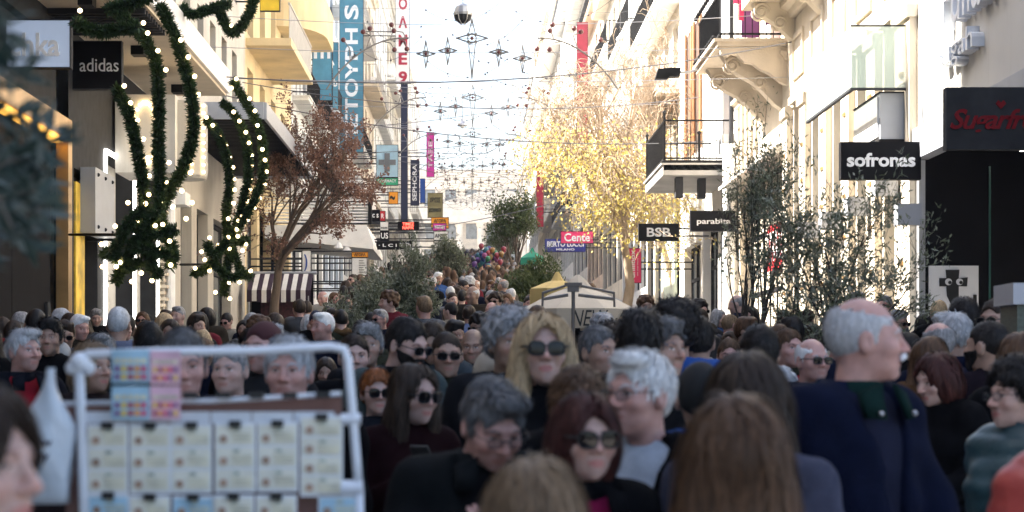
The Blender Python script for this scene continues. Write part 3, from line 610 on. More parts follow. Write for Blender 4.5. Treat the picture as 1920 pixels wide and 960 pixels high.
m = MB(); m.box(cx-.1, cx+.1, 73.96, 73.985, cz-.34, cz+.34); m.box(cx-.32, cx-.102, 73.96, 73.985, cz-.1, cz+.1); m.box(cx+.102, cx+.32, 73.96, 73.985, cz-.1, cz+.1); obj('cross', m, mat('cross_grey', (.16,.17,.18), .6), s)
pblade('green sign lettered PHARMACY under the grey cross', 706, 746, 334, 347, 74.1, M('green_sign'), [('PHARMACY',.5,.6,.85,.45,LW)])
pblade('dark vertical sign lettered SEPHORA reading upward', 770, 786, 300, 385, 104, M('navy'), [('SEPHORA',.45,.5,.5,.8,LW,90)])
pblade('plain blue vertical sign beside the dark vertical sign', 788, 797, 335, 380, 106, mat('cobalt', (.02,.08,.35), .5), [])
pblade('magenta vertical banner far up on the left', 800, 814, 248, 332, 118, M('magenta'), [('ΤΑΞΕ',.5,.5,.5,.6,LW,90)])
pblade('weathered olive sign stack at the far left corner', 802, 830, 362, 408, 112, mat('olive_sign', (.25,.22,.10), .6), [('ΧΡΥΣΟΣ',.5,.72,.7,.2,LB),('ΚΟΣΜΗΜΑΤΑ',.5,.3,.8,.16,LB)])
pblade('orange sign lettered ΑΓΟΡΑ ΧΡΥΣΟΥ above the magenta sign', 809, 841, 408, 428, 66, M('orange'), [('ΑΓΟΡΑ',.5,.7,.7,.34,LB),('ΧΡΥΣΟΥ',.5,.28,.8,.34,LB)])
pblade('magenta sign lettered woman below the orange sign', 812, 836, 419, 432, 65.5, M('magenta'), [('woman',.5,.5,.8,.5,LW)])
pblade('upper white sign lettered ANSiK', 814, 840, 434, 450, 65, M('white_paint'), [('ANSiK',.5,.5,.9,.45,M('dark_grey'))])
pblade('lower white sign lettered NSiK', 814, 840, 452, 463, 65.1, M('white_paint'), [('NSiK',.5,.5,.8,.5,M('dark_grey'))])
pblade('dark sign with glowing red letters TIMEZ NAPIK', 746, 785, 416, 431, 62, M('charcoal'), [('TIMEZ',.5,.73,.55,.38,M('lit_red')),('NAPIK',.5,.27,.55,.38,M('lit_red'))])
pblade('orange box sign with a dark bird mark', 729, 746, 360, 382, 66, M('orange'), [('~',.4,.5,.6,.4,LB)])
pblade('dark blue sign with white Greek letters near the slatted balcony', 679, 698, 362, 384, 63, M('navy'), [('ЬЫ',.5,.7,.7,.35,LW),('ΟΙ',.5,.28,.6,.35,LW)])
pblade('dark sign with pale letters zc', 691, 712, 394, 415, 62.5, M('charcoal'), [('zc s',.5,.5,.8,.35,LW)])
pblade('small red sign with white letter R', 713, 722, 396, 414, 64, M('red'), [('R',.5,.5,.6,.5,LW)])
pblade('white sign with small grey letters above the dark US sign', 713, 728, 416, 432, 61, M('white_paint'), [('ooss',.5,.3,.8,.2,M('dark_grey'))])
pblade('dark sign with white letters US', 713, 729, 433, 453, 60.6, M('charcoal'), [('US',.5,.55,.85,.55,LW)])
pblade('black fascia sign with spaced white letters L C I', 706, 748, 453, 467, 60, M('charcoal'), [('· L C I',.5,.5,.8,.4,LW)])
pblade('black fascia sign with white letters Y Th', 748, 772, 453, 466, 60.2, M('charcoal'), [('Y Th',.5,.5,.85,.6,LW)])
pblade('orange sign with small print under the white balcony on the left', 660, 690, 473, 482, 57, M('orange'), [('ΑΓΟΡΑ',.5,.5,.7,.6,LB)])
s = pblade('white notice sheet with handwriting under the balcony', 660, 688, 484, 516, 57, M('white_paint'), [])
lo, hi = pxs(660, 688, 484, 516, 57)
for k in range(6):
    m = MB(); m.box(lo[0]+.2, hi[0]-.04-.03*(k % 3), 56.97, 56.985, lo[1]+.08+k*.065, lo[1]+.095+k*.065); obj('text_line', m, M('dark_grey'), s)
pblade('purple sign with white script on the left pavement', 659, 690, 523, 546, 56, M('purple'), [('~parousi',.5,.68,.8,.25,LW),('parousia',.5,.3,.8,.25,LW)])
pblade('small yellow sign beside the purple one', 690, 703, 530, 547, 56.2, M('yellow'), [])
pblade('white panel with a blue wave right of the striped awning', 567, 583, 470, 515, 53.5, M('white_paint'), [(')',.4,.5,.4,.7,M('cobalt'))])
s = thing('slat_balcony', 'white slab balcony with horizontal white slats beside the small signs', 'balcony')
yb = 57.6
z0 = PZ(440, yb); x1 = PX(700, yb)
m = MB(); m.prism([(XL,z0+.28),(x1-.2,z0+.28),(x1,z0-.25),(x1,z0-.42),(XL,z0-.1)], yb, yb+6, 'y'); obj('slab', m, M('white_paint'), s)
for k in range(9):
    m = MB(); z = z0+.35+k*.09; m.box(XL, PX(690,yb), yb+.05, yb+.08, z, z+.045); obj('slat', m, M('white_paint'), s)
m = MB(); m.box(PX(690,yb), PX(697,yb), yb, yb+.2, z0+.3, z0+1.2); obj('end_post', m, M('black_metal'), s)
for dx in (0, .28):
    m = MB(); m.lathe([(.05,.16),(.09,.1),(.14,.0),(.12,-.03)], (-3.75+dx*.8-.1, yb-.2+dx, z0-.4-dx*.3), 10); obj('spot_lamp', m, M('white_paint'), s)

# ------------------------------------------------------------------ star lights on wires
def star_mesh(w, h, tail, wire, big=False):
    m = MB(); T = [(0,h*.5),(w*.5,0),(0,-tail),(-w*.5,0)]; q = w*.11
    ins = [(q,q),(q,-q),(-q,-q),(-q,q)]
    for yy in (-.05, .05):
        for i in range(4):
            a = T[i]; b = ins[i]; c = T[(i+1) % 4]
            m.tube([(a[0],yy*.2,a[1]),(b[0],yy,b[1]),(c[0],yy*.2,c[1])], wire, 4)
        m.tube([(q*1.25*cos(2*pi*k/12), yy, q*1.25*sin(2*pi*k/12)) for k in range(13)], wire, 4)
        if big:
            for k in range(4):
                a = pi/4+k*pi/2; m.tube([(q*1.2*cos(a-.25),yy,q*1.2*sin(a-.25)),(w*.24*cos(a),0,w*.24*sin(a)),(q*1.2*cos(a+.25),yy,q*1.2*sin(a+.25))], wire, 4)
    for i in range(4): m.tube([(0,0,0),(T[i][0],0,T[i][1])], wire*.6, 4)
    return m.mesh('star')
SM = star_mesh(.40, .56, .30, .0095); SB = star_mesh(.66, .8, .84, .0105, True)
core = fixn(MB().ball((0,0,0), .038, 8, 6).mesh('core', True))
LAY = [(41,8.15,11),(58.5,9.35,10),(77,10.5,9),(98,11.8,8),(120,13.2,7),(145,14.8,6),(175,16.7,5)]
ordw = ['nearest','second nearest','third','fourth','fifth','sixth','farthest']
for li, (d, z, cnt) in enumerate(LAY):
    s = thing('light_string', 'thin sagging wire carrying star ornaments across the street, ' + ordw[li], 'wire', None)
    m = MB()
    for dz, sag in ((.62,.25),(.05,.15),(-.55,.1)):
        m.tube([(XL+(XR-XL)*k/16, d, z+dz+.5*((k/8-1)**2)*sag*2) for k in range(17)], .007 if d < 90 else .012, 4)
    obj('wire', m, M('silver_wire'), s)
    m = MB(); r_ = random.Random(li)                 # fine curtain of fairy-light threads and tiny lamps
    for k in range(9):
        x0 = r_.uniform(-2.6,1.2); x1_ = x0+r_.uniform(.8,2.2); z0_ = z+r_.uniform(-.9,1.1); z1_ = z0_+r_.uniform(-.3,.3)
        pts_ = [(x0+(x1_-x0)*u/8, d+r_.uniform(-.3,.3)*0, z0_+(z1_-z0_)*u/8-.35*(1-(u/4-1)**2)) for u in range(9)]
        m.tube(pts_, .005 if d < 70 else .01, 3)
        for p_ in pts_[::2]: m.ball(p_, .022 if d < 70 else .03, 5, 4)
    o = obj('fairy_lights', m, M('wire'), s); o['kind'] = 'stuff'
    offs = [-.95,-.5,.55,1.04] if li < 3 else [-1.5,-1.0,-.5,.5,1.0,1.5]
    for k, ox in enumerate([0.0]+offs):
        x = ox*1.0 + (.02 if li else .0) + .0; big = k == 0
        pw = (['','far left','inner left','inner right','far right'] if len(offs) == 4 else ['','far left','middle left','inner left','inner right','middle right','far right'])[k]
        st = thing('star_ornament', 'large long tailed wire star in the middle of the %s string' % ordw[li] if big else '%s small four pointed wire star on the %s string' % (pw, ordw[li]), 'star', 'wire star ornaments over the street' , (x, d, z + (.35 if big else rng.uniform(-.12,.12))))
        o = obj('wire_frame', SB if big else SM, M('star_wire'), st); o = obj('core', core, M('ball_red'), st)
    for sg in (-1, 1):                               # curved branch ornaments with berries
        br = thing('branch_ornament', ('curved wire branch with dark red berries %s of the stars on the %s string') % ('left' if sg < 0 else 'right', ordw[li]), 'ornament', 'wire branches over the street', (sg*1.3, d, z))
        m = MB(); pts = [(sg*(1.7-1.65*t), 0, -.7+2.0*t**.9-.95*t*t) for t in [k/10 for k in range(11)]]; m.tube(pts, .018, 5); tips = []
        for k, (i, a, L_) in enumerate([(3,1.9,.45),(5,1.4,.42),(6,2.3,.35),(7,-.6,.3),(8,1.5,.3),(9,-.9,.28),(10,2.6,.3)]):
            b = pts[i]; e = (b[0]-sg*L_*cos(a), b[1], b[2]+L_*sin(a)); m.tube([b, ((b[0]+e[0])/2-.05*sg, 0, (b[2]+e[2])/2+.05), e], .011, 4); tips.append(e)
        obj('branch', m, mat('branch_wire', (.2,.19,.18), .6), br)
        for e in tips: obj('berry', core, M('ball_red'), br, loc=e).scale = (1.4,)*3
for k, (px, py, d, sc) in enumerate([(868,24,33,1.0),(867,232,58,.95),(1163,72,70,1.0)]):
    s = thing('pendant_lamp', ['round glass street lantern hanging at the top of the picture','small metal pendant street lamp below the stars','pendant street lamp among the bare branches'][k], 'lamp', None, P(px, py, d)); s.scale = (sc,)*3
    m = MB()
    if k == 0:
        m.lathe([(.05,.15),(.12,.1),(.155,.0),(.15,-.04)], n=12); obj('lamp_cap', m, M('steel'), s)
        m = MB(); m.lathe([(.145,-.042),(.12,-.12),(.06,-.17),(.01,-.18)], n=12); obj('glass_bowl', m, M('dark_grey'), s)
        m = MB()
        for q in range(6): a = q*pi/3; m.tube([(.157*cos(a),.157*sin(a),.0),(.13*cos(a),.13*sin(a),-.12),(.03*cos(a),.03*sin(a),-.19)], .008, 4)
        obj('cage', m, M('silver_wire'), s)
    else:
        m.lathe([(.03,.16),(.05,.1),(.14,.0),(.16,-.06),(.15,-.07)], n=12); obj('lamp_shade', m, M('steel'), s)
        m = MB(); m.ball((0,0,-.07), .07); obj('lamp_globe', m, M('white_plastic'), s)
    m = MB(); m.tube([(0,0,.15),(0,0,.15+(1.6 if k == 0 else .75))], .008, 4); m.tube([(-(s.location.x-XL),0,(1.75 if k == 0 else .9)+.2),(0,0,.15+(1.6 if k == 0 else .75)),(XR-s.location.x,0,(1.75 if k == 0 else .9)+.3)], .006, 4); obj('cable', m, M('wire'), s)
for k, (d, za, zb_) in enumerate([(36,7.1,8.3),(47,8.2,7.6),(52,9.2,9.4),(66,8.9,11.0),(70,10.2,12.8),(84,11.2,10.4),(62,5.7,8.4)]):
    m = MB(); m.tube([(XL+.0+(XR-XL)*t/14, d+t*.3, za+(zb_-za)*t/14-.5*(1-((t/7-1)**2))) for t in range(15)], .012, 4)
    o = obj('overhead_cable', m, M('wire')); tag(o, ['lowest dark cable crossing the street near the canopies','dark cable dipping to the right past the lower balcony','dark cable level with the large star','dark cable rising to the right behind the stars','high cable crossing in front of the bare branches','far cable crossing beyond the teal banner','long drooping cable rising right over the crowd'][k], 'cable', 'overhead cables')

# ------------------------------------------------------------------ garlands
def garland_mesh(paths, r, dens, seed):
    rs = np.random.default_rng(seed); V = []; Fc = []
    for pts in paths:
        p = np.array(pts, float); seg = np.diff(p, axis=0); L_ = np.linalg.norm(seg, axis=1); cum = np.concatenate([[0], np.cumsum(L_)])
        n = int(cum[-1]*dens); t = rs.uniform(0, cum[-1], n); i = np.clip(np.searchsorted(cum, t)-1, 0, len(L_)-1)
        c = p[i] + seg[i]*((t-cum[i])/np.maximum(L_[i],1e-6))[:,None]; dr = seg[i]/np.maximum(L_[i],1e-6)[:,None]
        u = rs.normal(size=(n,3)); u -= dr*np.sum(u*dr,1)[:,None]; u /= np.linalg.norm(u,axis=1)[:,None]
        u += dr*rs.uniform(-.7,.7,(n,1)); ln = r*rs.uniform(.6,1.25,(n,1)); tip = c+u*ln
        w = np.cross(u, rs.normal(size=(n,3))); w /= np.linalg.norm(w,axis=1)[:,None]; w *= r*.13; mid = c+u*ln*.5
        o = len(V)*4 if False else sum(len(a) for a in V); V.append(np.stack([c, mid+w, tip, mid-w], 1).reshape(-1,3)); Fc.append(o + np.arange(n*4).reshape(-1,4))
    return npmesh(np.concatenate(V), np.concatenate(Fc), 'garland', False)
def curve_pts(pp, n=24):                       # Catmull-Rom through the points
    p = [np.array(q, float) for q in pp]; p = [2*p[0]-p[1]] + p + [2*p[-1]-p[-2]]; out = []
    for i in range(1, len(p)-2):
        for k in range(n):
            t = k/n; a, b, c, d = p[i-1:i+3]; out.append(.5*((2*b)+(c-a)*t+(2*a-5*b+4*c-d)*t*t+(3*b-a-3*c+d)*t**3))
    out.append(p[-2]); return out
def garland(label, strands, d, bulbs, r=.10, seed=1):
    g = thing('garland', label, 'garland', None, P(strands[0][0][0], strands[0][0][1], d)); L0 = np.array(g.location)
    paths = [[np.array(P(x, y, d + .15*sin(i*1.3+j)))-L0 for j, (x, y) in enumerate(s)] for i, s in enumerate(strands)]
    cp = [curve_pts(p) for p in paths]
    o = obj('fir_boughs', garland_mesh(cp, r, 1500, seed), M('fir_needle'), g); o['kind'] = 'stuff'
    m = MB()
    for c in cp: m.tube(c[::4]+[c[-1]], r*.42, 5)
    obj('bough_core', m, mat('fir_core', (.02,.035,.016), .9, 30, .5), g)
    for x, y in bulbs:
        p = np.array(P(x, y, d-.08))-L0; bulb(g, p, 1.)
    return g
G1 = [[(205,10),(255,55),(290,110),(298,190),(297,270),(300,340),(296,400)], [(300,10),(325,60),(345,120),(360,190),(362,250),(345,310),(318,360),(300,395)], [(218,165),(240,210),(255,270),(266,330),(272,390)],
      [(272,390),(240,420),(215,470),(192,475)], [(296,395),(262,440),(230,500),(215,530)], [(296,395),(310,440),(325,470),(318,500)], [(262,400),(275,450),(285,500),(300,515)], [(240,420),(290,440),(330,430)], [(240,460),(285,470),(320,480)], [(205,470),(240,500),(265,490)]]
B1 = [(269,43),(277,62),(296,95),(311,131),(339,75),(353,107),(365,143),(372,177),(193,64),(233,161),(245,193),(258,226),(269,261),(277,296),(280,330),(317,305),(311,341),(357,324),(341,358),(301,378),(279,365),(273,382),(324,388),(240,380),(305,421),(216,424),(190,458),(318,452),(299,468),(257,414),(291,423),(192,500),(199,535),(247,528),(285,526),(320,497),(265,512),(225,492),(218,500),(360,380),(349,410)]
garland('bushy fir garland with warm bulbs hanging in three strands by the white canopy', G1, 24.5, B1, .095, 3)
G2 = [[(436,150),(465,200),(486,240),(494,290),(490,340),(470,390),(445,430),(432,450)], [(415,190),(440,215),(460,260),(466,320),(455,380),(440,430),(432,450)], [(385,222),(408,250),(426,300),(430,350),(424,400),(428,450)],
      [(428,450),(400,480),(388,455)], [(428,450),(390,500),(362,515)], [(432,460),(425,510),(420,555)], [(432,460),(450,505),(470,520)], [(440,455),(465,450)], [(395,490),(430,520),(455,515)]]
B2 = [(443,148),(434,165),(468,185),(478,208),(483,235),(487,258),(492,280),(497,300),(500,322),(497,345),(487,372),(477,390),(465,412),(444,430),(438,210),(449,227),(461,248),(467,268),(472,292),(472,310),(470,334),(469,355),(464,377),(453,405),(447,414),(387,220),(399,235),(413,255),(424,273),(431,295),(437,314),(439,336),(440,356),(438,381),(428,410),(393,446),(409,460),(430,466),(461,458),(378,472),(384,487),(366,503),(393,508),(430,530),(449,529),(404,548),(431,560),(428,445),(446,443),(470,508),(398,500),(455,470)]
garland('fir garland with warm bulbs hanging in loops in front of the slatted canopy', G2, 29.0, B2, .085, 4)
garland('short fir swag at the top left above the white wall', [[(340,12),(360,28),(385,20),(410,12),(430,8)], [(408,10),(420,40),(437,62),(455,45),(470,20),(478,-10)]], 31, [(434,48),(462,30)], .10, 5)
garland('fir swag running along the white canopy at the top left', [[(140,40),(180,60),(220,55),(260,50)], [(200,20),(250,5),(300,-15)]], 23.5, [(150,20)], .10, 6)
m = MB(); m.tube([P(130,440,28.6), P(215,440,24.6)], .02, 5); m.tube([P(338,496,30.2), P(385,496,29.1)], .02, 5)
tag(obj('garland_bracket', m, M('black_metal')), 'thin black arms holding the fir garlands off the wall', 'bracket')

# ------------------------------------------------------------------ trees
def tree(name, label, base, H, fork, spread, tr, bark, leaf, nleaf, ll, lw, seed, lean=(0,0), levels=4, kids=(5,4,4,3), leafz=(0,99), up=.55, lvl_leaf=1, pot=True, group=None, droop=0., jit=.05, flat=1.0, cw=None, off=(0,0), cluster=None, keep=None, rmin=.002):
    rs = random.Random(seed); t = thing(name, label, 'tree', group, base); segs = []; tw = []
    def grow(p, dr, L_, r, lv):
        n = 4 if lv < 2 else 3; pts = [p]; d = dr.copy()
        for k in range(n):
            d = (d + Vector((rs.gauss(0,.16), rs.gauss(0,.16), rs.gauss(0,.12)+.05*up-droop*.1*lv))).normalized(); pts.append(pts[-1]+d*L_/n)
        segs.append((pts, [max(rmin, r*(1-.55*k/n)) for k in range(n+1)], lv))
        if lv >= levels-lvl_leaf: tw.append(pts)
        if lv < levels-1:
            for k in range(kids[lv]):
                f = rs.uniform(.45, 1.0) if lv else rs.uniform(.75, 1.0); i = min(int(f*n), n-1); q = pts[i].lerp(pts[i+1], f*n-i)
                a = rs.uniform(0, 2*pi); side = Vector((cos(a)*flat, sin(a), rs.uniform(-.15,.5)*1)).normalized()
                grow(q, (d*up + side*(1-up*.45)).normalized(), L_*rs.uniform(.55,.85), r*(1-.55*f)*rs.uniform(.55,.75), lv+1)
    first = Vector((lean[0], lean[1], 1)).normalized()
    k0 = (H-fork)*.5*spread
    pts = [Vector((0,0,0))]
    for k in range(4): pts.append(pts[-1] + (first+Vector((rs.gauss(0,.08), rs.gauss(0,.08), 0))).normalized()*fork/4)
    segs.append((pts, [tr*(1.25-.5*k/4) for k in range(5)], 0))
    for k in range(kids[0]):
        a = 2*pi*k/kids[0]+rs.uniform(-.4,.4); grow(pts[-1]-Vector((0,0,rs.uniform(0,fork*.15))), Vector((cos(a)*.8*spread, sin(a)*.8*spread, .9)).normalized(), k0, tr*.62, 1)
    zmax = max(p.z for s in segs for p in s[0]); k = H/zmax if zmax > 0 else 1
    sx = 1.0
    if cw:                                  # fit the crown to its half width
        rr = sorted(math.hypot(p.x-pts[-1].x, p.y-pts[-1].y) for s in segs for p in s[0] if p.z > fork); sx = cw/rr[int(len(rr)*.97)]
    def S(p):
        if p.z < fork: return Vector((p.x, p.y, p.z))
        u = (p.z-fork)/(zmax-fork); b = pts[-1]; g_ = min(1, u*2.5)
        return Vector((b.x+(p.x-b.x)*sx+off[0]*g_, b.y+(p.y-b.y)*sx+off[1]*g_, fork+u*(H-fork)))
    if keep: segs = [g_ for g_ in segs if g_[2] == 0 or all(keep(S(q_)+Vector(base)) for q_ in g_[0])]; tw = [g_ for g_ in tw if all(keep(S(q_)+Vector(base)) for q_ in g_)]
    m = MB()
    for p, r, lv in segs: m.tube([S(q) for q in p], r, 8 if lv == 0 else (6 if lv == 1 else (4 if lv == 2 else 3)), False)
    obj('trunk', m.mesh('trunk', True), M(bark), t)
    r2 = np.random.default_rng(seed); C = []; D = []
    tws = [[S(q) for q in p] for p in tw]
    tws = [p for p in tws if leafz[0] <= p[-1].z <= leafz[1]]
    if tws and nleaf:
        A = np.array([[list(q) for q in (p[0], p[len(p)//2], p[-1])] for p in tws]); i = r2.integers(0, len(A), nleaf); f = r2.uniform(.15, 1.08, nleaf)
        if cluster:
            keep = r2.random(len(A)) < cluster; ids = np.where(keep)[0]; i = ids[r2.integers(0, len(ids), nleaf)]
        lo = np.clip(f*2, 0, 1)[:,None]; hi = np.clip(f*2-1, 0, 1.2)[:,None]
        C = A[i,0]*(1-lo)+A[i,1]*lo + (A[i,2]-A[i,1])*hi + r2.normal(0, jit, (nleaf,3)); dr = A[i,2]-A[i,0]; dr /= np.linalg.norm(dr,axis=1)[:,None]+1e-9
        u = dr*.6 + r2.normal(0,.6,(nleaf,3)) + np.array([0,0,.1-droop]); u /= np.linalg.norm(u,axis=1)[:,None]
        w = np.cross(u, r2.normal(size=(nleaf,3))); w /= np.linalg.norm(w,axis=1)[:,None]; nn = np.cross(u,w)
        L_ = ll*r2.uniform(.6,1.25,(nleaf,1)); W_ = lw*r2.uniform(.7,1.2,(nleaf,1))
        a = C; b = C+u*L_*.45+w*W_+nn*W_*.35; c = C+u*L_; d = C+u*L_*.45-w*W_+nn*W_*.35
        v = np.stack([a,b,c,d],1).reshape(-1,3); q = np.arange(nleaf)*4; fc = np.concatenate([np.stack([q,q+1,q+2],1), np.stack([q,q+2,q+3],1)])
        cr = obj('crown', npmesh(v, fc, 'crown', False), M(leaf), t); cr['kind'] = 'stuff'
    if pot:
        m = MB(); m.box(-.5,.5,-.5,.5,-.05,.55); m.box(-.54,.54,-.54,.54,.55,.62); obj('planter', m, M('dark_grey'), t)
    return t
def at(px, d): return (PX(px, d), d, gz(d))
# olive trees standing in planters along the street
tree('olive_tree', 'blurred olive tree reaching in from the top left corner', (-1.22, 3.4, 0), 2.6, 1.35, 1.1, .035, 'twig_grey', 'olive_leaf_blue', 8500, .072, .0095, 11, lean=(.02,0), levels=5, kids=(7,4,4,3), up=.45, jit=.012, droop=.25, cw=.72,
     keep=lambda p: p.x < -.95 or (VY-(p.z-EYE)*F/p.y < 500-(VX+p.x*F/p.y)*1.05 and VX+p.x*F/p.y < 420 and not (40 < VX+p.x*F/p.y < 135 and 48 < VY-(p.z-EYE)*F/p.y < 118)))
tree('olive_tree', 'sharp dark olive tree in front of the cream pilasters at right', at(1565, 17.0), 3.15, .75, 1.0, .05, 'bark_dark', 'olive_leaf', 7000, .065, .009, 12, levels=5, kids=(6,4,4,3), up=.55, jit=.03, leafz=(.8,9), cw=.80, lvl_leaf=2)
tree('olive_tree', 'slim olive tree before the dark glazed shopfront', at(1415, 22), 4.1, .9, .75, .045, 'bark_dark', 'olive_leaf', 4200, .066, .0095, 13, levels=5, kids=(5,4,3,3), up=.68, jit=.03, leafz=(.8,9), cw=.45, lvl_leaf=2)
tree('olive_tree', 'round olive tree on the left of the crowd', at(748, 27.5), 2.62, .5, 1.2, .05, 'bark_dark', 'olive_leaf', 17000, .075, .012, 14, levels=5, kids=(6,5,4,3), up=.4, jit=.04, cw=.54)
tree('olive_tree', 'lower olive shrub at the left, in front of the purple sign', at(688, 26.3), 2.2, .45, 1.2, .045, 'bark_dark', 'olive_leaf', 12000, .075, .012, 15, levels=5, kids=(6,5,4,3), up=.4, jit=.05, cw=.52)
tree('olive_tree', 'olive tree right of the crowd before the blue sign', at(1003, 38), 2.4, .7, 1.2, .06, 'bark_dark', 'laurel_leaf', 13000, .085, .015, 16, levels=5, kids=(6,5,4,3), up=.5, jit=.05, cw=.58)
tree('street_tree', 'dark evergreen street tree far up on the left', at(846, 62), 2.7, .9, 1.0, .08, 'bark_dark', 'olive_leaf', 6000, .10, .025, 17, levels=5, kids=(5,4,4,3), up=.6, jit=.08, cw=.5)
tree('street_tree', 'brownish green tree far up on the right', at(968, 78), 4.6, 1.4, 1.0, .1, 'bark', 'laurel_leaf', 5500, .12, .03, 18, levels=5, kids=(5,4,4,3), up=.6, jit=.1, cw=.85)
tree('street_tree', 'small green tree beyond the brownish one', at(948, 92), 4.0, 1.2, .9, .1, 'bark', 'olive_leaf', 4500, .13, .035, 19, levels=5, kids=(5,4,4,3), up=.6, jit=.12, cw=.7)
tree('dry_tree', 'leaning street tree with dried reddish brown leaves on the left', at(507, 45.5), 6.3, 2.2, .95, .105, 'bark', 'brown_leaf', 11500, .075, .022, 21, lean=(.08,0), levels=5, kids=(6,5,4,4), up=.62, jit=.05, pot=False, cluster=.75, droop=.3, cw=1.45, off=(.8,0))
tree('yellow_tree', 'pale branched street tree with yellow autumn leaves on the right', at(1178, 58), 9.6, 2.5, .85, .14, 'bark_pale', 'yellow_leaf', 6800, .11, .036, 22, lean=(-.12,0), rmin=.009, levels=6, kids=(8,5,4,4,3), up=.40, jit=.2, pot=False, leafz=(1.0,5.4), droop=.5, cw=3.1, off=(-.35,0), cluster=.55, lvl_leaf=3)
tree('bare_tree', 'second pale bare tree leaning left behind the BSB sign', at(1272, 64), 9.4, 2.8, .7, .11, 'bark_pale', 'yellow_leaf', 1600, .10, .04, 23, lean=(-.25,0), rmin=.009, levels=6, kids=(6,4,4,3,3), up=.5, jit=.08, pot=False, leafz=(2.0,5), cw=1.7, off=(-.3,0), lvl_leaf=2)

# ------------------------------------------------------------------ parasols, balloons, cabinet
def parasol(label, px, d, ztop, hw, drop, mt, frame=True):
    t = thing('parasol', label, 'parasol', None, (PX(px,d), d, gz(d))); h = ztop-gz(d)
    n = 8; cs = [(hw*cos(2*pi*(k+.5)/n)*1.05, hw*sin(2*pi*(k+.5)/n)*1.05) for k in range(n)]
    for k in range(n):
        a, b = cs[k], cs[(k+1) % n]; m = MB()
        c1 = (a[0]*.5,a[1]*.5,h-drop*.42); c2 = (b[0]*.5,b[1]*.5,h-drop*.42)
        m.add([(0,0,h),c1,c2], [(0,1,2)]); m.quad(c1, (a[0],a[1],h-drop), (b[0],b[1],h-drop), c2)
        m.quad((a[0],a[1],h-drop), (a[0]*1.005,a[1]*1.005,h-drop-.2), (b[0]*1.005,b[1]*1.005,h-drop-.2), (b[0],b[1],h-drop)); obj('canopy_panel', m, M(mt), t)
    m = MB(); m.lathe([(hw*.24,h-.03),(hw*.12,h+.05),(.02,h+.09)], n=8); obj('top_vent', m, M(mt), t)
    m = MB(); m.tube([(0,0,-.02),(0,0,h)], .025, 8); obj('pole', m, M('dark_grey'), t)
    if frame:
        f = MB(); zf = h-.25
        f.box(-.085,.085,-hw-.33,-hw-.22,h-.06,h-.03); f.box(-.055,.055,-hw-.32,-hw-.23,h-.12,h-.061)
        for sg in (-1, 1):
            e_ = .30 if sg < 0 else .40
            f.tube([(sg*.08,-hw-.28,h-.06),(sg*e_,-hw-.28,h-.13)], .013, 5); f.tube([(sg*.05,-hw-.28,h-.15),(sg*e_,-hw-.28,h-.19)], .017, 5); f.tube([(sg*e_,-hw-.28,h-.12),(sg*(e_+.005),-hw-.28,h-.27)], .012, 5)
        f.tube([(0,-hw-.28,h-.1),(0,-hw-.28,0)], .018, 6)
        obj('folding_arm', f, mat('arm_brown', (.16,.14,.125), .5), t, loc=(-.09,0,0))
        letters(t, 'NEW.. ART', .28, -hw*1.0-.03, h-drop-.1, .75, .16, LB, bold=0., ext=.006, shear=.3)
    return t
parasol('cream vendor parasol with black scrawled lettering and folding arms', 1083, 20.5, PZ(532,20.5), .60, .27, 'canvas')
parasol('yellow parasol behind the cream one', 1045, 25.5, PZ(523,25.5), .36, .13, 'canvas_yellow', False)
parasol('green parasol farther up on the right', 998, 60, PZ(470,60), .36, .22, 'canvas_green', False)
bcols = [(.22,.05,.16),(.03,.05,.18),(.22,.03,.05),(.03,.14,.07),(.10,.04,.18),(.04,.13,.18),(.22,.12,.04),(.03,.03,.05)]
mat('balloon', rough=.25, objcol=True, namt=.1)
bm = MB(); bm.lathe([(.02,-.19),(.06,-.15),(.13,-.05),(.15,.04),(.12,.12),(.06,.165),(.01,.175)], n=12); bm.lathe([(.025,-.215),(.012,-.19)], n=8); bme = fixn(bm.mesh('balloon', True)); bme.materials.append(M('balloon'))
bw = ['pink','dark blue','red','green','violet','teal','orange','black']
for k in range(46):
    d = 66+rng.uniform(-.5,.5); c = k % 8
    o = obj('balloon', bme, None, None, bcols[c], P(915+rng.normal(0,20), 484+rng.normal(0,9)-(6 if k % 3 else -8), d)); o.rotation_euler = (rng.uniform(-.4,.4), rng.uniform(-.4,.4), 0); o.scale = (.62,)*3
    tag(o, bw[c]+' foil balloon in the vendor bunch above the far crowd', 'balloon', bw[c]+' balloons in the bunch')
s = thing('service_cabinet', 'speckled dark green stone post with grey cap at the right edge', 'post', None, (PX(1915,11.0)+.05, 11.0, gz(11)))
m = MB(); m.box(-.10,.30,-.1,.25,-.02,1.88); obj('shaft', m, M('granite_green'), s); m = MB(); m.box(-.13,.33,-.13,.28,1.883,2.0); obj('cap', m, M('grey_panel'), s)

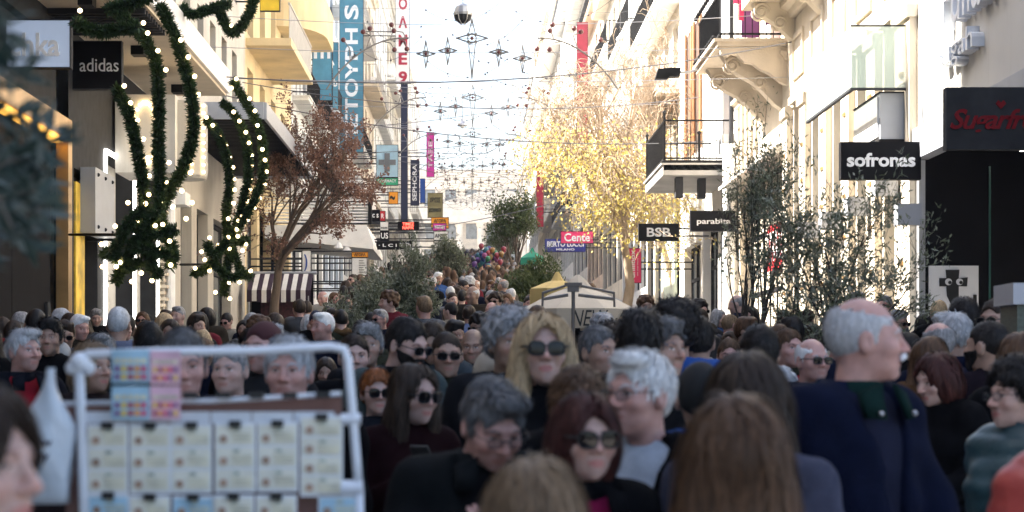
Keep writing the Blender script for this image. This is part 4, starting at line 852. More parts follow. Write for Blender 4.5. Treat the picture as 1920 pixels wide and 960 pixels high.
# ------------------------------------------------------------------ lottery ticket stand
d = 4.15
def q(px, py): return P(px, py, d)
s = thing('lottery_stand', 'white tube frame hung with rows of lottery tickets', 'ticket stand', None, (0,0,0))
def tubes(pp, r=.008):
    m = MB(); m.tube(pp, r, 10); return m.mesh('tube', True)
c0 = [(152,672),(165,664),(300,660),(480,658),(620,650),(645,655),(652,675),(660,760),(668,860),(672,915)]
obj('frame_tube', tubes([q(*c) for c in c0], .0095), M('white_plastic'), s)
obj('frame_tube', tubes([q(148,676), q(152,780), q(156,900), q(160,1100)], .0105), M('white_plastic'), s)
obj('frame_tube', tubes([q(672,915), q(676,1100)], .0105), M('white_plastic'), s)
obj('cross_tube', tubes([(p[0], d+.004, p[2]) for p in (q(112,757), q(400,752), q(640,738))], .005), M('white_plastic'), s)
m = MB(); m.tube([q(640,786), q(676,786)], .012, 8); m.tube([q(640,915), q(680,915)], .016, 8); m.ball(q(150,680), .022, 10, 8); m.ball(q(165,690), .016, 8, 6); m.ball(q(135,690), .014, 8, 6); obj('joint_wrap', m, M('white_plastic'), s)
m = MB(); a, b, c, e = q(118,760), q(640,745), q(640,960), q(118,960); m.quad((a[0],d+.03,a[2]),(b[0],d+.03,b[2]),(c[0],d+.03,c[2]-.25),(e[0],d+.03,e[2]-.25)); obj('backing_sheet', m, mat('backing_brown', (.16,.075,.06), .5, 3, .3), s)
for r_, yy in enumerate((770,)):
    for k in range(6):
        m = MB(); a = q(160+78*k, yy+2), q(236+78*k, yy+24); m.box(a[0][0], a[1][0], d+.012, d+.014, a[1][2], a[0][2]); obj('ticket_edge', m, M('white_plastic'), s)
mat('ticket', (.80,.79,.68), .4, 14, .1); mat('ticket_blue', (.38,.60,.74), .4, 14, .15); mat('ticket_pink', (.72,.45,.55), .4, 10, .3); mat('ticket_print', (.42,.28,.20), .5, 20, .4); mat('ticket_ink', (.45,.50,.42), .5, 20, .4); mat('ticket_band', (.70,.66,.48), .5, 30, .35)
mat('sleeve', (.84,.87,.9), .25, 8, .04)
tk = {}
def ticket_strip(px0, py0, cols_w, n, step, main='ticket', clip=True, tilt=0):
    """a clear sleeve of n tickets hanging from a black clip"""
    g_ = obj('ticket_sleeve', (lambda m: (m.box(q(px0-3,0)[0], q(px0+cols_w+3,0)[0], d-.004, d-.002, q(0,py0+n*step+4)[2], q(0,py0-4)[2]), m)[1])(MB()), M('sleeve'), s)
    for k in range(n):
        m = MB(); y0 = py0+k*step+2; y1 = y0+step-5
        m.box(q(px0,0)[0], q(px0+cols_w,0)[0], d-.007, d-.0045, q(0,y1)[2], q(0,y0)[2]); o = obj('ticket', m, M(main), g_)
        m = MB(); cx, cz = q(px0+cols_w*.2, 0)[0], q(0, y1-step*.28)[2]
        m.lathe([(.0085,d-.0095),(.0085,d-.0075)], (cx,0,cz), 10, 'y')
        m.box(q(px0+cols_w*.45,0)[0], q(px0+cols_w*.62,0)[0], d-.0095, d-.0075, q(0,y0+9)[2], q(0,y0+3)[2])
        for j in range(3): m.box(q(px0+cols_w*(.38+.03*j),0)[0], q(px0+cols_w*.94,0)[0], d-.0088, d-.0075, q(0,y0+17+6*j)[2], q(0,y0+14.5+6*j)[2])
        me = fixn(m.mesh('print')); me.materials.append(M('ticket_print')); me.materials.append(M('ticket_band')); me.materials.append(M('ticket_ink'))
        for i, p in enumerate(me.polygons): p.material_index = 0 if i < 12 else (2 if i < 18 else 1)
        if g_.users_collection: x = obj('print', me, None, g_)
    if clip:
        m = MB(); a = q(px0+cols_w*.36, py0-8), q(px0+cols_w*.66, py0+5); m.box(a[0][0], a[1][0], d-.02, d-.005, a[1][2], a[0][2]); obj('clip', m, M('letter_black'), g_)
for k in range(6):
    if k < 5: ticket_strip(168+79*k+rng.uniform(-2.5,2.5), 797+rng.uniform(-3,3), 71, 3, 41)
    else: ticket_strip(566, 783, 74, 4, 36)
    m = 'ticket_blue' if k in (0, 2) else 'ticket'
    if k < 5: ticket_strip(168+79*k+rng.uniform(-2.5,2.5), 931+rng.uniform(-2,3), 71, 2, 40, m)
ticket_strip(600, 932, 70, 2, 40, 'ticket_blue', False)
for k in range(6):
    m = MB(); a = q(345+62*k, 735), q(372+62*k, 747)
    if k > 4: continue
    m.box(a[0][0], a[1][0], d-.02, d-.005, a[1][2], a[0][2]); obj('clip', m, M('letter_black'), s)
for (x0, x1, y0, mt) in ((212,282,656,'ticket_blue'),(284,340,658,'ticket_pink'),(212,282,724,'ticket_blue'),(284,340,724,'ticket_pink')):
    m = MB(); a, b = q(x0,y0), q(x1,y0+62); m.box(a[0], b[0], d-.016, d-.013, b[2], a[2]); o = obj('scratch_card', m, M(mt), s)
    for r_ in range(3):
        for c_ in range(5):
            m = MB(); u, v = x0+6+c_*(x1-x0-8)/5, y0+16+r_*15; A, B = q(u,v), q(u+(x1-x0)/5-5, v+9)
            m.box(A[0], B[0], d-.0185, d-.0165, B[2], A[2]); obj('print', m, M(['violet','yellow','crimson','orange','pink'][(c_+r_*(1 if 'pink' in mt else 0)) % 5]) if r_ else M('ticket_band'), o)
m = MB(); a = q(400,960); m.tube([(q(410,0)[0], d+.05, 0.0), (q(410,0)[0], d+.05, a[2])], .018, 8); m.box(a[0]-.25, a[0]+.25, d-.15, d+.2, 0, .03); obj('stand_pole', m, M('steel'), s)
# plastic bag hanging from the frame
s = thing('plastic_bag', 'white plastic carrier bag hanging from the corner of the ticket stand', 'bag')
v = []; fcs = []; N = 20; Mz = 14
for i in range(Mz+1):
    t_ = i/Mz; u_ = min(1,max(0,(t_-.06)/.42)); w = .009+.046*u_*u_*(3-2*u_)*(1-.12*max(0,t_-.8)/.2); py = 690+255*t_; px = 93-10*t_
    c = q(px, py); dp = .012+.03*sin(pi*min(1,t_*.95))
    for k in range(N):
        a = 2*pi*k/N; wob = 1+.10*sin(a*5+t_*6)*t_+.08*sin(a*3-t_*9)+.05*sin(a*11+t_*17)*t_
        v.append((c[0]+w*cos(a)*wob, d+.01+dp*sin(a)*wob, c[2]))
fcs = [(i*N+k, i*N+(k+1) % N, (i+1)*N+(k+1) % N, (i+1)*N+k) for i in range(Mz) for k in range(N)]
m = MB(); m.add(v, fcs); m.f.append(tuple(Mz*N+k for k in range(N))); obj('bag_body', fixn(m.mesh('bag', True)), mat('bag_plastic', (.60,.67,.74), .4, 10, .08, .4, 25), s)
letters(s, 'new\nday', *[(lambda c: (c[0], c[1]-.035, c[2]))(q(82,845))][0], .05, .045, M('navy'), bold=0, ext=.004)
# ------------------------------------------------------------------ people: signed distance shapes meshed by surface nets
def snet(f, lo, hi, h):
    lo = np.array(lo, float); hi = np.array(hi, float); n = np.ceil((hi-lo)/h).astype(int)+1
    ax = [lo[i]+h*np.arange(n[i]) for i in range(3)]
    X, Y, Z = np.meshgrid(*ax, indexing='ij', sparse=True)
    D = np.asarray(f(X, Y, Z), np.float32)*np.ones(n, np.float32); S = D < 0
    cs = S[:-1,:-1,:-1].astype(np.int8)
    tot = np.zeros(n-1, np.int8)
    for a in (0,1):
        for b in (0,1):
            for c in (0,1): tot += S[a:n[0]-1+a, b:n[1]-1+b, c:n[2]-1+c]
    act = (tot > 0) & (tot < 8); idx = -np.ones(n-1, np.int64); I = np.argwhere(act); idx[act] = np.arange(len(I))
    if not len(I): return np.zeros((0,3)), np.zeros((0,4), int)
    acc = np.zeros((len(I),3)); cnt = np.zeros(len(I))
    for axis in range(3):
        o = [0,1,2]; o.remove(axis)
        for u in (0,1):
            for v in (0,1):
                off = np.zeros(3, int); off[o[0]] = u; off[o[1]] = v; A = I+off; B = A.copy(); B[:,axis] += 1
                da = D[tuple(A.T)]; db = D[tuple(B.T)]; cr = (da < 0) != (db < 0); t = np.where(cr, da/np.where(cr, da-db, 1), 0)
                p = A.astype(float); p[:,axis] += t; acc += p*cr[:,None]; cnt += cr
    V = lo + h*acc/np.maximum(cnt,1)[:,None]; Q = []
    for axis in range(3):
        o = [0,1,2]; o.remove(axis); sl = [slice(1,n[i]-1) for i in range(3)]; sl[axis] = slice(0,n[axis]-1); s2 = list(sl); s2[axis] = slice(1,n[axis])
        a = S[tuple(sl)]; b = S[tuple(s2)]; E = np.argwhere(a != b)
        if not len(E): continue
        E = E + np.array([s.start for s in sl]); fl = S[tuple(E.T)]
        e1 = np.zeros(3, int); e2 = np.zeros(3, int); e1[o[0]] = 1; e2[o[1]] = 1
        c = np.stack([idx[tuple((E-e1-e2).T)], idx[tuple((E-e2).T)], idx[tuple(E.T)], idx[tuple((E-e1).T)]], 1)
        if axis == 1: fl = ~fl
        c[~fl] = c[~fl][:,::-1]; Q.append(c)
    return V, np.concatenate(Q)
def smin(a, b, k): h = np.clip(.5+.5*(b-a)/k, 0, 1); return b*(1-h)+a*h-k*h*(1-h)
def smax(a, b, k): return -smin(-a, -b, k)
def ell(x, y, z, c, r):
    x, y, z = x-c[0], y-c[1], z-c[2]; k0 = np.sqrt((x/r[0])**2+(y/r[1])**2+(z/r[2])**2)+1e-6; k1 = np.sqrt((x/r[0]**2)**2+(y/r[1]**2)**2+(z/r[2]**2)**2)+1e-6
    return k0*(k0-1)/k1
def cap(x, y, z, a, b, ra, rb):
    a = np.array(a, float); b = np.array(b, float); ba = b-a; L = ba@ba+1e-9
    h = np.clip(((x-a[0])*ba[0]+(y-a[1])*ba[1]+(z-a[2])*ba[2])/L, 0, 1)
    return np.sqrt((x-a[0]-ba[0]*h)**2+(y-a[1]-ba[1]*h)**2+(z-a[2]-ba[2]*h)**2)-(ra+(rb-ra)*h)
def wob(v, amp, fr, seed):                      # cheap smooth noise as sums of sines
    r = np.random.default_rng(seed); o = np.zeros(len(v))
    for k in range(6):
        w = r.normal(size=3)*np.array(fr); o += np.sin(v@w + r.uniform(0,6.28))
    return amp*o/2.4
def vnorm(v, f):
    n = np.zeros_like(v); a = np.cross(v[f[:,2]]-v[f[:,0]], v[f[:,3]]-v[f[:,1]])
    for k in range(4): np.add.at(n, f[:,k], a)
    return n/(np.linalg.norm(n,axis=1)[:,None]+1e-12)
def head_f(sex, age=0):
    m = sex == 'm'; jw = .054 if m else .045
    def f(x, y, z):
        d = ell(x,y,z,(0,.018,.022),(.076,.097,.094))
        d = smin(d, ell(x,y,z,(0,-.024,-.025),(.063,.066,.082)), .03)
        d = smin(d, ell(x,y,z,(0,-.035,-.078),(jw,.048,.042)), .03)
        d = smin(d, cap(x,y,z,(0,-.074,-.103),(0,-.072,-.098),.017 if m else .014,.016), .025)
        ax_ = np.abs(x)
        d = smin(d, ell(ax_,y,z,(.045,-.055,-.03),(.022,.028,.02)), .025)
        d = smin(d, cap(ax_,y,z,(.012,-.086,.022),(.044,-.07,.021),.010 if m else .006,.008), .018)
        d = smax(d, -ell(ax_,y,z,(.031,-.106,.001),(.021,.024,.014)), .016)
        d = smin(d, ell(ax_,y,z,(.031,-.072,.001),(.0135,.0125,.0125)), .006)
        d = smin(d, cap(x,y,z,(0,-.086,.012),(0,-.113,-.031),.0075,.0115), .012)
        d = smin(d, ell(ax_,y,z,(.0125,-.098,-.035),(.009,.012,.008)), .008)
        d = smin(d, cap(x,y,z,(-.018,-.087,-.0625),(.018,-.087,-.0625),.0065,.0065), .009)
        d = smin(d, cap(x,y,z,(-.015,-.085,-.075),(.015,-.085,-.075),.0075,.0075), .009)
        d = smax(d, -cap(ax_,y,z,(0,-.101,-.0688),(.022,-.088,-.0692),.0025,.002), .005)
        d = smin(d, ell(ax_,y,z,(.080,.016,-.012),(.012,.023,.036)), .008)
        d = smax(d, -ell(ax_,y,z,(.092,.010,-.008),(.008,.010,.018)), .006)
        d = smin(d, cap(x,y,z,(0,.026,-.06),(0,.05,-.23),.056 if m else .048,.062 if m else .055), .035)
        return smax(d, -.24-z, .01)
    return f
def paint_head(v, sex, brow, stub):
    """per-vertex colour: brows, eyes, lips, stubble, flushed nose and cheeks; alpha = how far it replaces the skin colour"""
    c = np.zeros((len(v),4)); x, y, z = np.abs(v[:,0]), v[:,1], v[:,2]; fr = y < -.045
    def put(mask, col, a): c[mask] = (*col, a)
    g = np.exp(-(((x)/.02)**2+((z+.03)/.018)**2))*(y < -.09)*.35 + np.exp(-(((x-.043)/.02)**2+((z+.035)/.02)**2))*fr*.25
    c[:,0:3] = (.55,.20,.15); c[:,3] = g
    if stub: put(fr & (z < -.045) & (z > -.13) & ((z < -.082) | (x > .024) | (z > -.054)), (.10,.075,.06), stub)
    put((y < -.078) & (((x/.024)**2+((z+.069)/.0115)**2) < 1), (.42,.13,.12) if sex == 'f' else (.38,.16,.13), .75)
    put(fr & (np.abs(z-.0245+.010*((x-.032)/.02)**2) < (.0062 if sex == 'm' else .0042)) & (x > .013) & (x < .054), brow, .8)
    e = fr & (((x-.031)/.015)**2+((z-.0)/.0068)**2 < 1); put(e, (.62,.58,.54), .9)
    put(fr & (((x-.031)/.0066)**2+((z-.0)/.0066)**2 < 1), (.03,.02,.015), .97)
    put(fr & (np.abs(z-.0075+.006*((x-.031)/.015)**2) < .0022) & (np.abs(x-.031) < .016), (.03,.02,.018), .9)
    return c
def hair_f(style):
    def f(x, y, z):
        ax_ = np.abs(x)
        t = {'short':.012,'buzz':.006,'bald':.007,'gray':.012,'wavy':.022,'curly':.032,'bob':.015,'long':.014,'longback':.016,'bun':.014,'cap':.016,'ginger':.02}[style]
        d = ell(x,y,z,(0,.020,.024),(.077+t,.098+t,.094+t)) if style in ('bob','long','longback','curly') else ell(x,y,z,(0,.022,.026),(.0775+t*.45,.0985+t*.7,.094+t))
        if style in ('short','buzz','bald','gray','curly','cap','wavy','ginger'):
            low = -.02-.055*np.clip((y-.0)/.1,0,1); d = smax(d, low-z, .012)                       # lower edge, deeper at the nape
            d = smax(d, -ell(ax_,y,z,(.09,.012,-.02),(.03,.024,.036)), .006)                     # round the ears
            d = smax(d, -ell(x,y,z,(0,-.125,-.030),(.098,.090,.118)), .010)                     # face and forehead
            d = smax(d, -(ell(ax_,y,z,(.078,-.068,-.005),(.032,.052,.075))), .01)
        if style == 'bald': d = smax(d, -ell(x,y,z,(0,-.01,.115),(.085,.115,.075)), .012)
        if style == 'gray': d = smin(d, ell(x,y,z,(.012,-.045,.098),(.06,.045,.026)), .02)
        if style == 'curly': d = smin(d, ell(x,y,z,(0,.03,.085),(.095,.10,.06)), .03)
        if style == 'wavy': d = smin(d, ell(x,y,z,(0,-.03,.10),(.07,.055,.03)), .025)
        if style in ('bob','long','longback'):
            if style == 'bob': d = smin(d, ell(x,y,z,(0,.035,-.035),(.108,.085,.125)), .03)
            else:
                bw, zl = (.105,.30) if style == 'long' else (.125,.40)
                d = smin(d, ell(x,y,z,(0,.06,-.02-zl*.5),(bw,.062,zl*.62)), .05)
                if style == 'longback': d = smin(d, ell(x,y,z,(0,.065,-.36),(.155,.055,.16)), .08)
                d = smin(d, ell(ax_,y,z,(.082,-.005 if style == 'long' else .02,-.02-zl*.35),(.036,.048,zl*.48)), .03)
            d = smax(d, -(ell(x,y,z,(0,-.13,-.036),(.072,.098,.126)) if style != 'long' else ell(x,y,z,(0,-.13,-.022),(.072,.10,.128))), .014)
            d = smax(d, -cap(x,y,z,(0,-.10,-.10),(0,-.10,-.5),.07,.09), .02)
            d = smax(d, -cap(x,y,z,(0,-.02,-.10),(0,.0,-.5),.05,.05), .02)
        if style == 'bun':
            d = smax(d, -.06-z, .01); d = smax(d, -ell(x,y,z,(0,-.125,-.045),(.09,.086,.112)), .012); d = smax(d, -ell(ax_,y,z,(.09,.0,-.02),(.03,.024,.036)), .006)
            d = smin(d, ell(x,y,z,(0,.115,.04),(.045,.04,.045)), .015)
        return d
    return f
def strands(v, n, f, style, seed, N):
    """thin ribbons lying along the hair surface from the crown downwards"""
    r = np.random.default_rng(seed+31); long_ = style in ('long','longback'); i = r.integers(0, len(v), N); p = v[i]+n[i]*.001; nn = n[i]
    L = {'short':.028,'buzz':.010,'bald':.022,'gray':.045,'wavy':.06,'curly':.04,'bob':.10,'bun':.05,'ginger':.05}.get(style, .16)*r.uniform(.5,1.3,N); K = 6
    crown = np.array([.01,.045,.13]); off = r.uniform(0,1,N)**2*{'buzz':.003,'bald':.004,'short':.009,'gray':.013,'wavy':.016,'curly':.018}.get(style,.013)+.0005; P_ = [p]; jit = r.normal(0,.35 if style not in ('curly','wavy') else .7,(N,3))
    for k in range(K-1):
        w = p-crown; w[:,2] = np.minimum(w[:,2],0); w[p[:,2] < -.03] = (0,0,-.1); w = w/(np.linalg.norm(w,axis=1)[:,None]+1e-6)+jit*.45
        if style == 'curly': w = w*.5+jit
        w -= nn*np.sum(w*nn,1)[:,None]; w /= np.linalg.norm(w,axis=1)[:,None]+1e-6; p = p+w*(L/K)[:,None]
        e = .003; x, y, z = p.T; d = f(x,y,z); g = np.stack([f(x+e,y,z)-d, f(x,y+e,z)-d, f(x,y,z+e)-d],1); nn = g/(np.linalg.norm(g,axis=1)[:,None]+1e-9)
        d = np.clip(d,-.02,.03); p = p - nn*(d-off*(1+.5*k/K))[:,None]*.7; P_.append(p)
    P_ = np.stack(P_,1); T = np.gradient(P_,axis=1); S = np.cross(T, np.repeat(nn[:,None],K,1)); S /= np.linalg.norm(S,axis=2)[:,:,None]+1e-9
    w = (.0021 if N > 2000 else .0028)*r.uniform(.6,1.6,(N,1,1))*np.array([.6,1,1,.9,.6,.12])[None,:,None]; A = P_-S*w; B = P_+S*w
    V = np.stack([A,B],2).reshape(-1,3); q = (np.arange(N)*K*2)[:,None]+np.arange(K-1)[None]*2; q = q.ravel(); fc = np.stack([q,q+1,q+3,q+2],1)
    fl = np.repeat(r.uniform(-40,40,(N,1,3)),K*2,1).reshape(-1,3); return V, fc, fl
HB = {'bob':((-.16,-.15,-.20),(.16,.16,.16)),'long':((-.17,-.15,-.40),(.17,.17,.16)),'longback':((-.19,-.15,-.52),(.19,.17,.16))}
CACHE = {}
def get_head(sex, h):
    k = ('head', sex, h)
    if k not in CACHE: CACHE[k] = snet(head_f(sex), (-.11,-.14,-.25), (.11,.14,.135), h)
    return CACHE[k]
def get_hair(style, h, seed=0):
    k = ('hair', style, h, seed)
    if k not in CACHE:
        lo, hi = HB.get(style, ((-.135,-.16,-.13),(.135,.18,.165)))
        v, f = snet(hair_f(style), lo, hi, h)
        th = np.arctan2(v[:,0], v[:,1]-.03); pol = np.clip(v[:,2], -.5, .2)
        rad = np.sqrt(v[:,0]**2+(v[:,1]-.03)**2); n = vnorm(v, f)
        tw = th + (rng.uniform(-.3,.3)+ 1.2*np.clip(.1-rad,0,.1)/.1)*.5
        amp = {'buzz':.0,'short':.0012,'bald':.0006,'gray':.0015,'wavy':.003,'curly':.009,'cap':0.}.get(style, .0020)
        s = wob(np.stack([np.cos(tw),np.sin(tw),v[:,2]*2],1), 1.3, (13,13,4), seed+7)+.6*wob(np.stack([np.cos(tw),np.sin(tw),v[:,2]*2],1), 1.3, (26,26,5), seed+9) if style != 'curly' else wob(v, 1.6, (70,70,70), seed)
        w = wob(v, .006 if style in ('long','longback','wavy','bob') else .003, (14,14,10), seed+3)
        if style in ('long','longback','bob'):
            cl = np.stack([np.cos(tw),np.sin(tw),v[:,2]*1.2],1); w = w + wob(cl,.007,(8,8,2.5),seed+11)*np.clip((.09-v[:,2])/.15,0,1) - .007*np.exp(-((v[:,0]-.004)/.006)**2)*(v[:,2] > .05)
        v = v + n*(amp*s*.6*np.clip(rad/.05,.2,1) + w)[:,None]
        fl = np.stack([np.cos(tw)*9*np.clip(rad/.06,.15,1), np.sin(tw)*9*np.clip(rad/.06,.15,1), pol*5], 1)
        if h < .012 and style != 'cap':
            sv, sf, sfl = strands(v, n, hair_f(style), style, seed, (4200 if style in ('long','longback','bob') else 2800) if h < .007 else 900); f = np.concatenate([f, sf+len(v)]); v = np.concatenate([v, sv]); fl = np.concatenate([fl, sfl])
        if h >= .012: fl = v*np.array([45,45,25])
        me = npmesh(v, f, 'hair'); a = me.attributes.new('flow', 'FLOAT_VECTOR', 'POINT'); a.data.foreach_set('vector', fl.astype(np.float32).ravel())
        me.materials.append(M('hair_cap' if style == 'cap' else 'hair')); CACHE[k] = me
    return CACHE[k]
POSES = {'down':dict(e=[(-.245,.03,1.13),(.245,.03,1.13)], w=[(-.25,-.05,.88),(.25,-.05,.88)], k=[(-.1,-.02,.49),(.1,-.02,.49)], a=[(-.11,.03,.07),(.11,.03,.07)]),
         'walk':dict(e=[(-.24,.10,1.14),(.24,-.04,1.13)], w=[(-.25,.06,.90),(.22,-.22,.98)], k=[(-.09,-.14,.52),(.09,.02,.48)], a=[(-.10,-.16,.08),(.10,.26,.12)]),
         'phone':dict(e=[(-.25,.0,1.12),(.235,.02,1.12)], w=[(-.12,-.25,1.27),(.17,-.22,1.08)], k=[(-.1,-.04,.49),(.1,-.02,.49)], a=[(-.11,.03,.07),(.11,.0,.07)]),
         'carry':dict(e=[(-.25,.04,1.13),(.25,.02,1.13)], w=[(-.22,-.16,.93),(.18,-.24,1.03)], k=[(-.1,-.10,.5),(.1,.03,.49)], a=[(-.1,-.1,.08),(.1,.18,.09)])}
def limbs(x, y, z, sex, pose, o, arms=True, legs=True, torso=True):
    p = POSES[pose]; m = sex == 'm'; sw = .17 if m else .148; d = None
    def U(e, k=.05):
        nonlocal d; d = e if d is None else smin(d, e, k)
    if torso:
        U(ell(x,y,z,(0,.012,1.27),((.168 if m else .15)+o,.115+o,.21+o))); U(ell(x,y,z,(0,.0,1.06),((.152 if m else .135)+o,.115+o,.17+o)),.08); U(ell(x,y,z,(0,.012,.93),((.16 if m else .165)+o,.122+o,.13+o)),.08)
        U(cap(x,y,z,(-sw,.025,1.405),(sw,.025,1.405),.052+o,.052+o),.06); U(cap(np.abs(x),y,z,(.03,.03,1.47),(sw*.8,.03,1.42),.045+o*.6,.045+o),.05)
        if not m: U(ell(np.abs(x),y,z,(.07,-.07,1.27),(.06+o,.055+o,.06+o)),.05)
    if arms:
        for i, s in enumerate((-1,1)):
            sh = (s*sw,.025,1.40); U(cap(x,y,z,sh,p['e'][i],.054+o,.043+o),.05); U(cap(x,y,z,p['e'][i],p['w'][i],.043+o,.029+o),.03)
    if legs:
        for i, s in enumerate((-1,1)):
            U(cap(x,y,z,(s*.085,.01,.92),p['k'][i],.088+o,.06+o),.06); U(cap(x,y,z,p['k'][i],p['a'][i],.06+o,.042+o),.04)
            a = p['a'][i]; U(cap(x,y,z,(a[0],a[1],.045),(a[0]+s*.03,a[1]-.15,.04),.042,.036),.03)
    return d
def get_body(sex, pose, h, hand=True):
    k = ('body', sex, pose, h, hand)
    if k in CACHE: return CACHE[k]
    def bf_(x,y,z):
        d = limbs(x,y,z,sex,pose,-.012); p = POSES[pose]
        if not hand:
            for i in (0,1): w = np.array(p['w'][i]); e = np.array(p['e'][i]); dr = (w-e)/np.linalg.norm(w-e); d = smin(d, cap(x,y,z,w,w+dr*.12,.034,.026), .02)
        return d
    v, f = snet(bf_, (-.36,-.42,-.04), (.36,.42,1.52), h)
    if hand:
        p = POSES[pose]
        for i, s in enumerate((-1,1)):
            w = np.array(p['w'][i]); e = np.array(p['e'][i]); dr = (w-e)/np.linalg.norm(w-e); n = np.array([s*1.0,0,0]); n -= dr*(n@dr)
            if pose == 'phone' and i == 0: n = np.array([0,-.5,-1.]); n -= dr*(n@dr)
            n /= np.linalg.norm(n); b = np.cross(dr, n); pc = w+dr*.05; curl = .55 if pose != 'phone' else .9
            def hf(x,y,z):
                d = cap(x,y,z,w-dr*.03,w+dr*.01,.026,.026)
                for j in range(4):
                    o = b*(-.03+.02*j); d = smin(d, cap(x,y,z,w+dr*.015+o*.5,w+dr*.085+o,.014,.0115), .016)
                    k1 = w+dr*.088+o; L = (.036,.042,.04,.032)[j]; k2 = k1+(dr*cos(curl)-n*sin(curl))*L; k3 = k2+(dr*cos(curl*2.2)-n*sin(curl*2.2))*L*.75
                    d = np.minimum(d, np.minimum(cap(x,y,z,k1,k2,.0095,.0085), cap(x,y,z,k2,k3,.0085,.0075)))
                t1 = w+dr*.03-b*.028; t2 = t1-b*.03+dr*.025-n*.012; t3 = t2+dr*.03-n*.012
                return smin(d, np.minimum(cap(x,y,z,t1,t2,.013,.011), cap(x,y,z,t2,t3,.0105,.009)), .008)
            a, q_ = snet(hf, pc-.13, pc+.14, .0065); f = np.concatenate([f, q_+len(v)]); v = np.concatenate([v, a])
    CACHE[k] = (v, f); return CACHE[k]
def get_coat(sex, pose, kind, h, seed=0):
    k = ('coat', sex, pose, kind, h, seed)
    if k in CACHE: return CACHE[k]
    o = {'coat':.034,'jacket':.036,'puffer':.045,'sweater':.022,'shirt':.012}[kind]; hem = {'coat':.62,'jacket':.86,'puffer':.84,'sweater':.9,'shirt':.88}[kind]
    def f(x,y,z):
        d = limbs(x,y,z,sex,pose,o,legs=False)
        if kind in ('coat',): d = smin(d, ell(x,y,z,(0,.012,.80),(.185,.15,.34)), .06)
        d = smax(d, hem-z, .015); ny = .012+.12*(z-1.44)
        hole = {'coat':.062,'jacket':.070,'puffer':.064,'sweater':.058,'shirt':.056}[kind]
        if kind in ('coat','puffer','sweater'): d = smin(d, smax(np.sqrt(x*x+(y-.035)**2)-(hole+.022), np.abs(z-1.475)-(.05 if kind != 'sweater' else .06), .012), .02)
        if kind == 'jacket':
            d = smin(d, smax(np.sqrt(x*x+(y-.04)**2)-(hole+.022+.06*(1.5-z)), np.abs(z-1.475)-.045, .012), .02)
            d = smax(d, -smax(np.abs(x)-(.012+np.clip(z-1.06,0,1)*.20), y+.03, .01), .012)
        d = smax(d, -cap(x,y,z,(0,.03,1.42),(0,.03,1.7),hole,hole+.02), .01)
        return d
    v, fc = snet(f, (-.40,-.40,hem-.05), (.40,.30,1.58), h); n = vnorm(v, fc)
    if h < .03:
        a = {'puffer':.002,'sweater':.005,'shirt':.004}.get(kind,.009)
        v = v + n*(wob(v,a,(14,14,24),seed)+wob(v,a*.6,(40,40,34),seed+1))[:,None]
        if kind == 'puffer': v = v + n*(.010*np.abs(np.sin(v[:,2]*38)))[:,None]
    me = npmesh(v, fc, kind); me.materials.append(M('cloth_shiny' if kind == 'puffer' else 'cloth')); CACHE[k] = me; return me
def get_trousers(sex, pose, h):
    k = ('tr', sex, pose, h)
    if k not in CACHE:
        def f(x,y,z):
            d = limbs(x,y,z,sex,pose,.016,arms=False,torso=False); return smax(smin(d, ell(x,y,z,(0,.012,.93),(.172,.135,.12)), .05), z-1.02, .01)
        v, fc = snet(f, (-.32,-.40,-.03), (.32,.44,1.06), h); me = npmesh(v, fc, 'trousers'); me.materials.append(M('cloth')); CACHE[k] = me
    return CACHE[k]
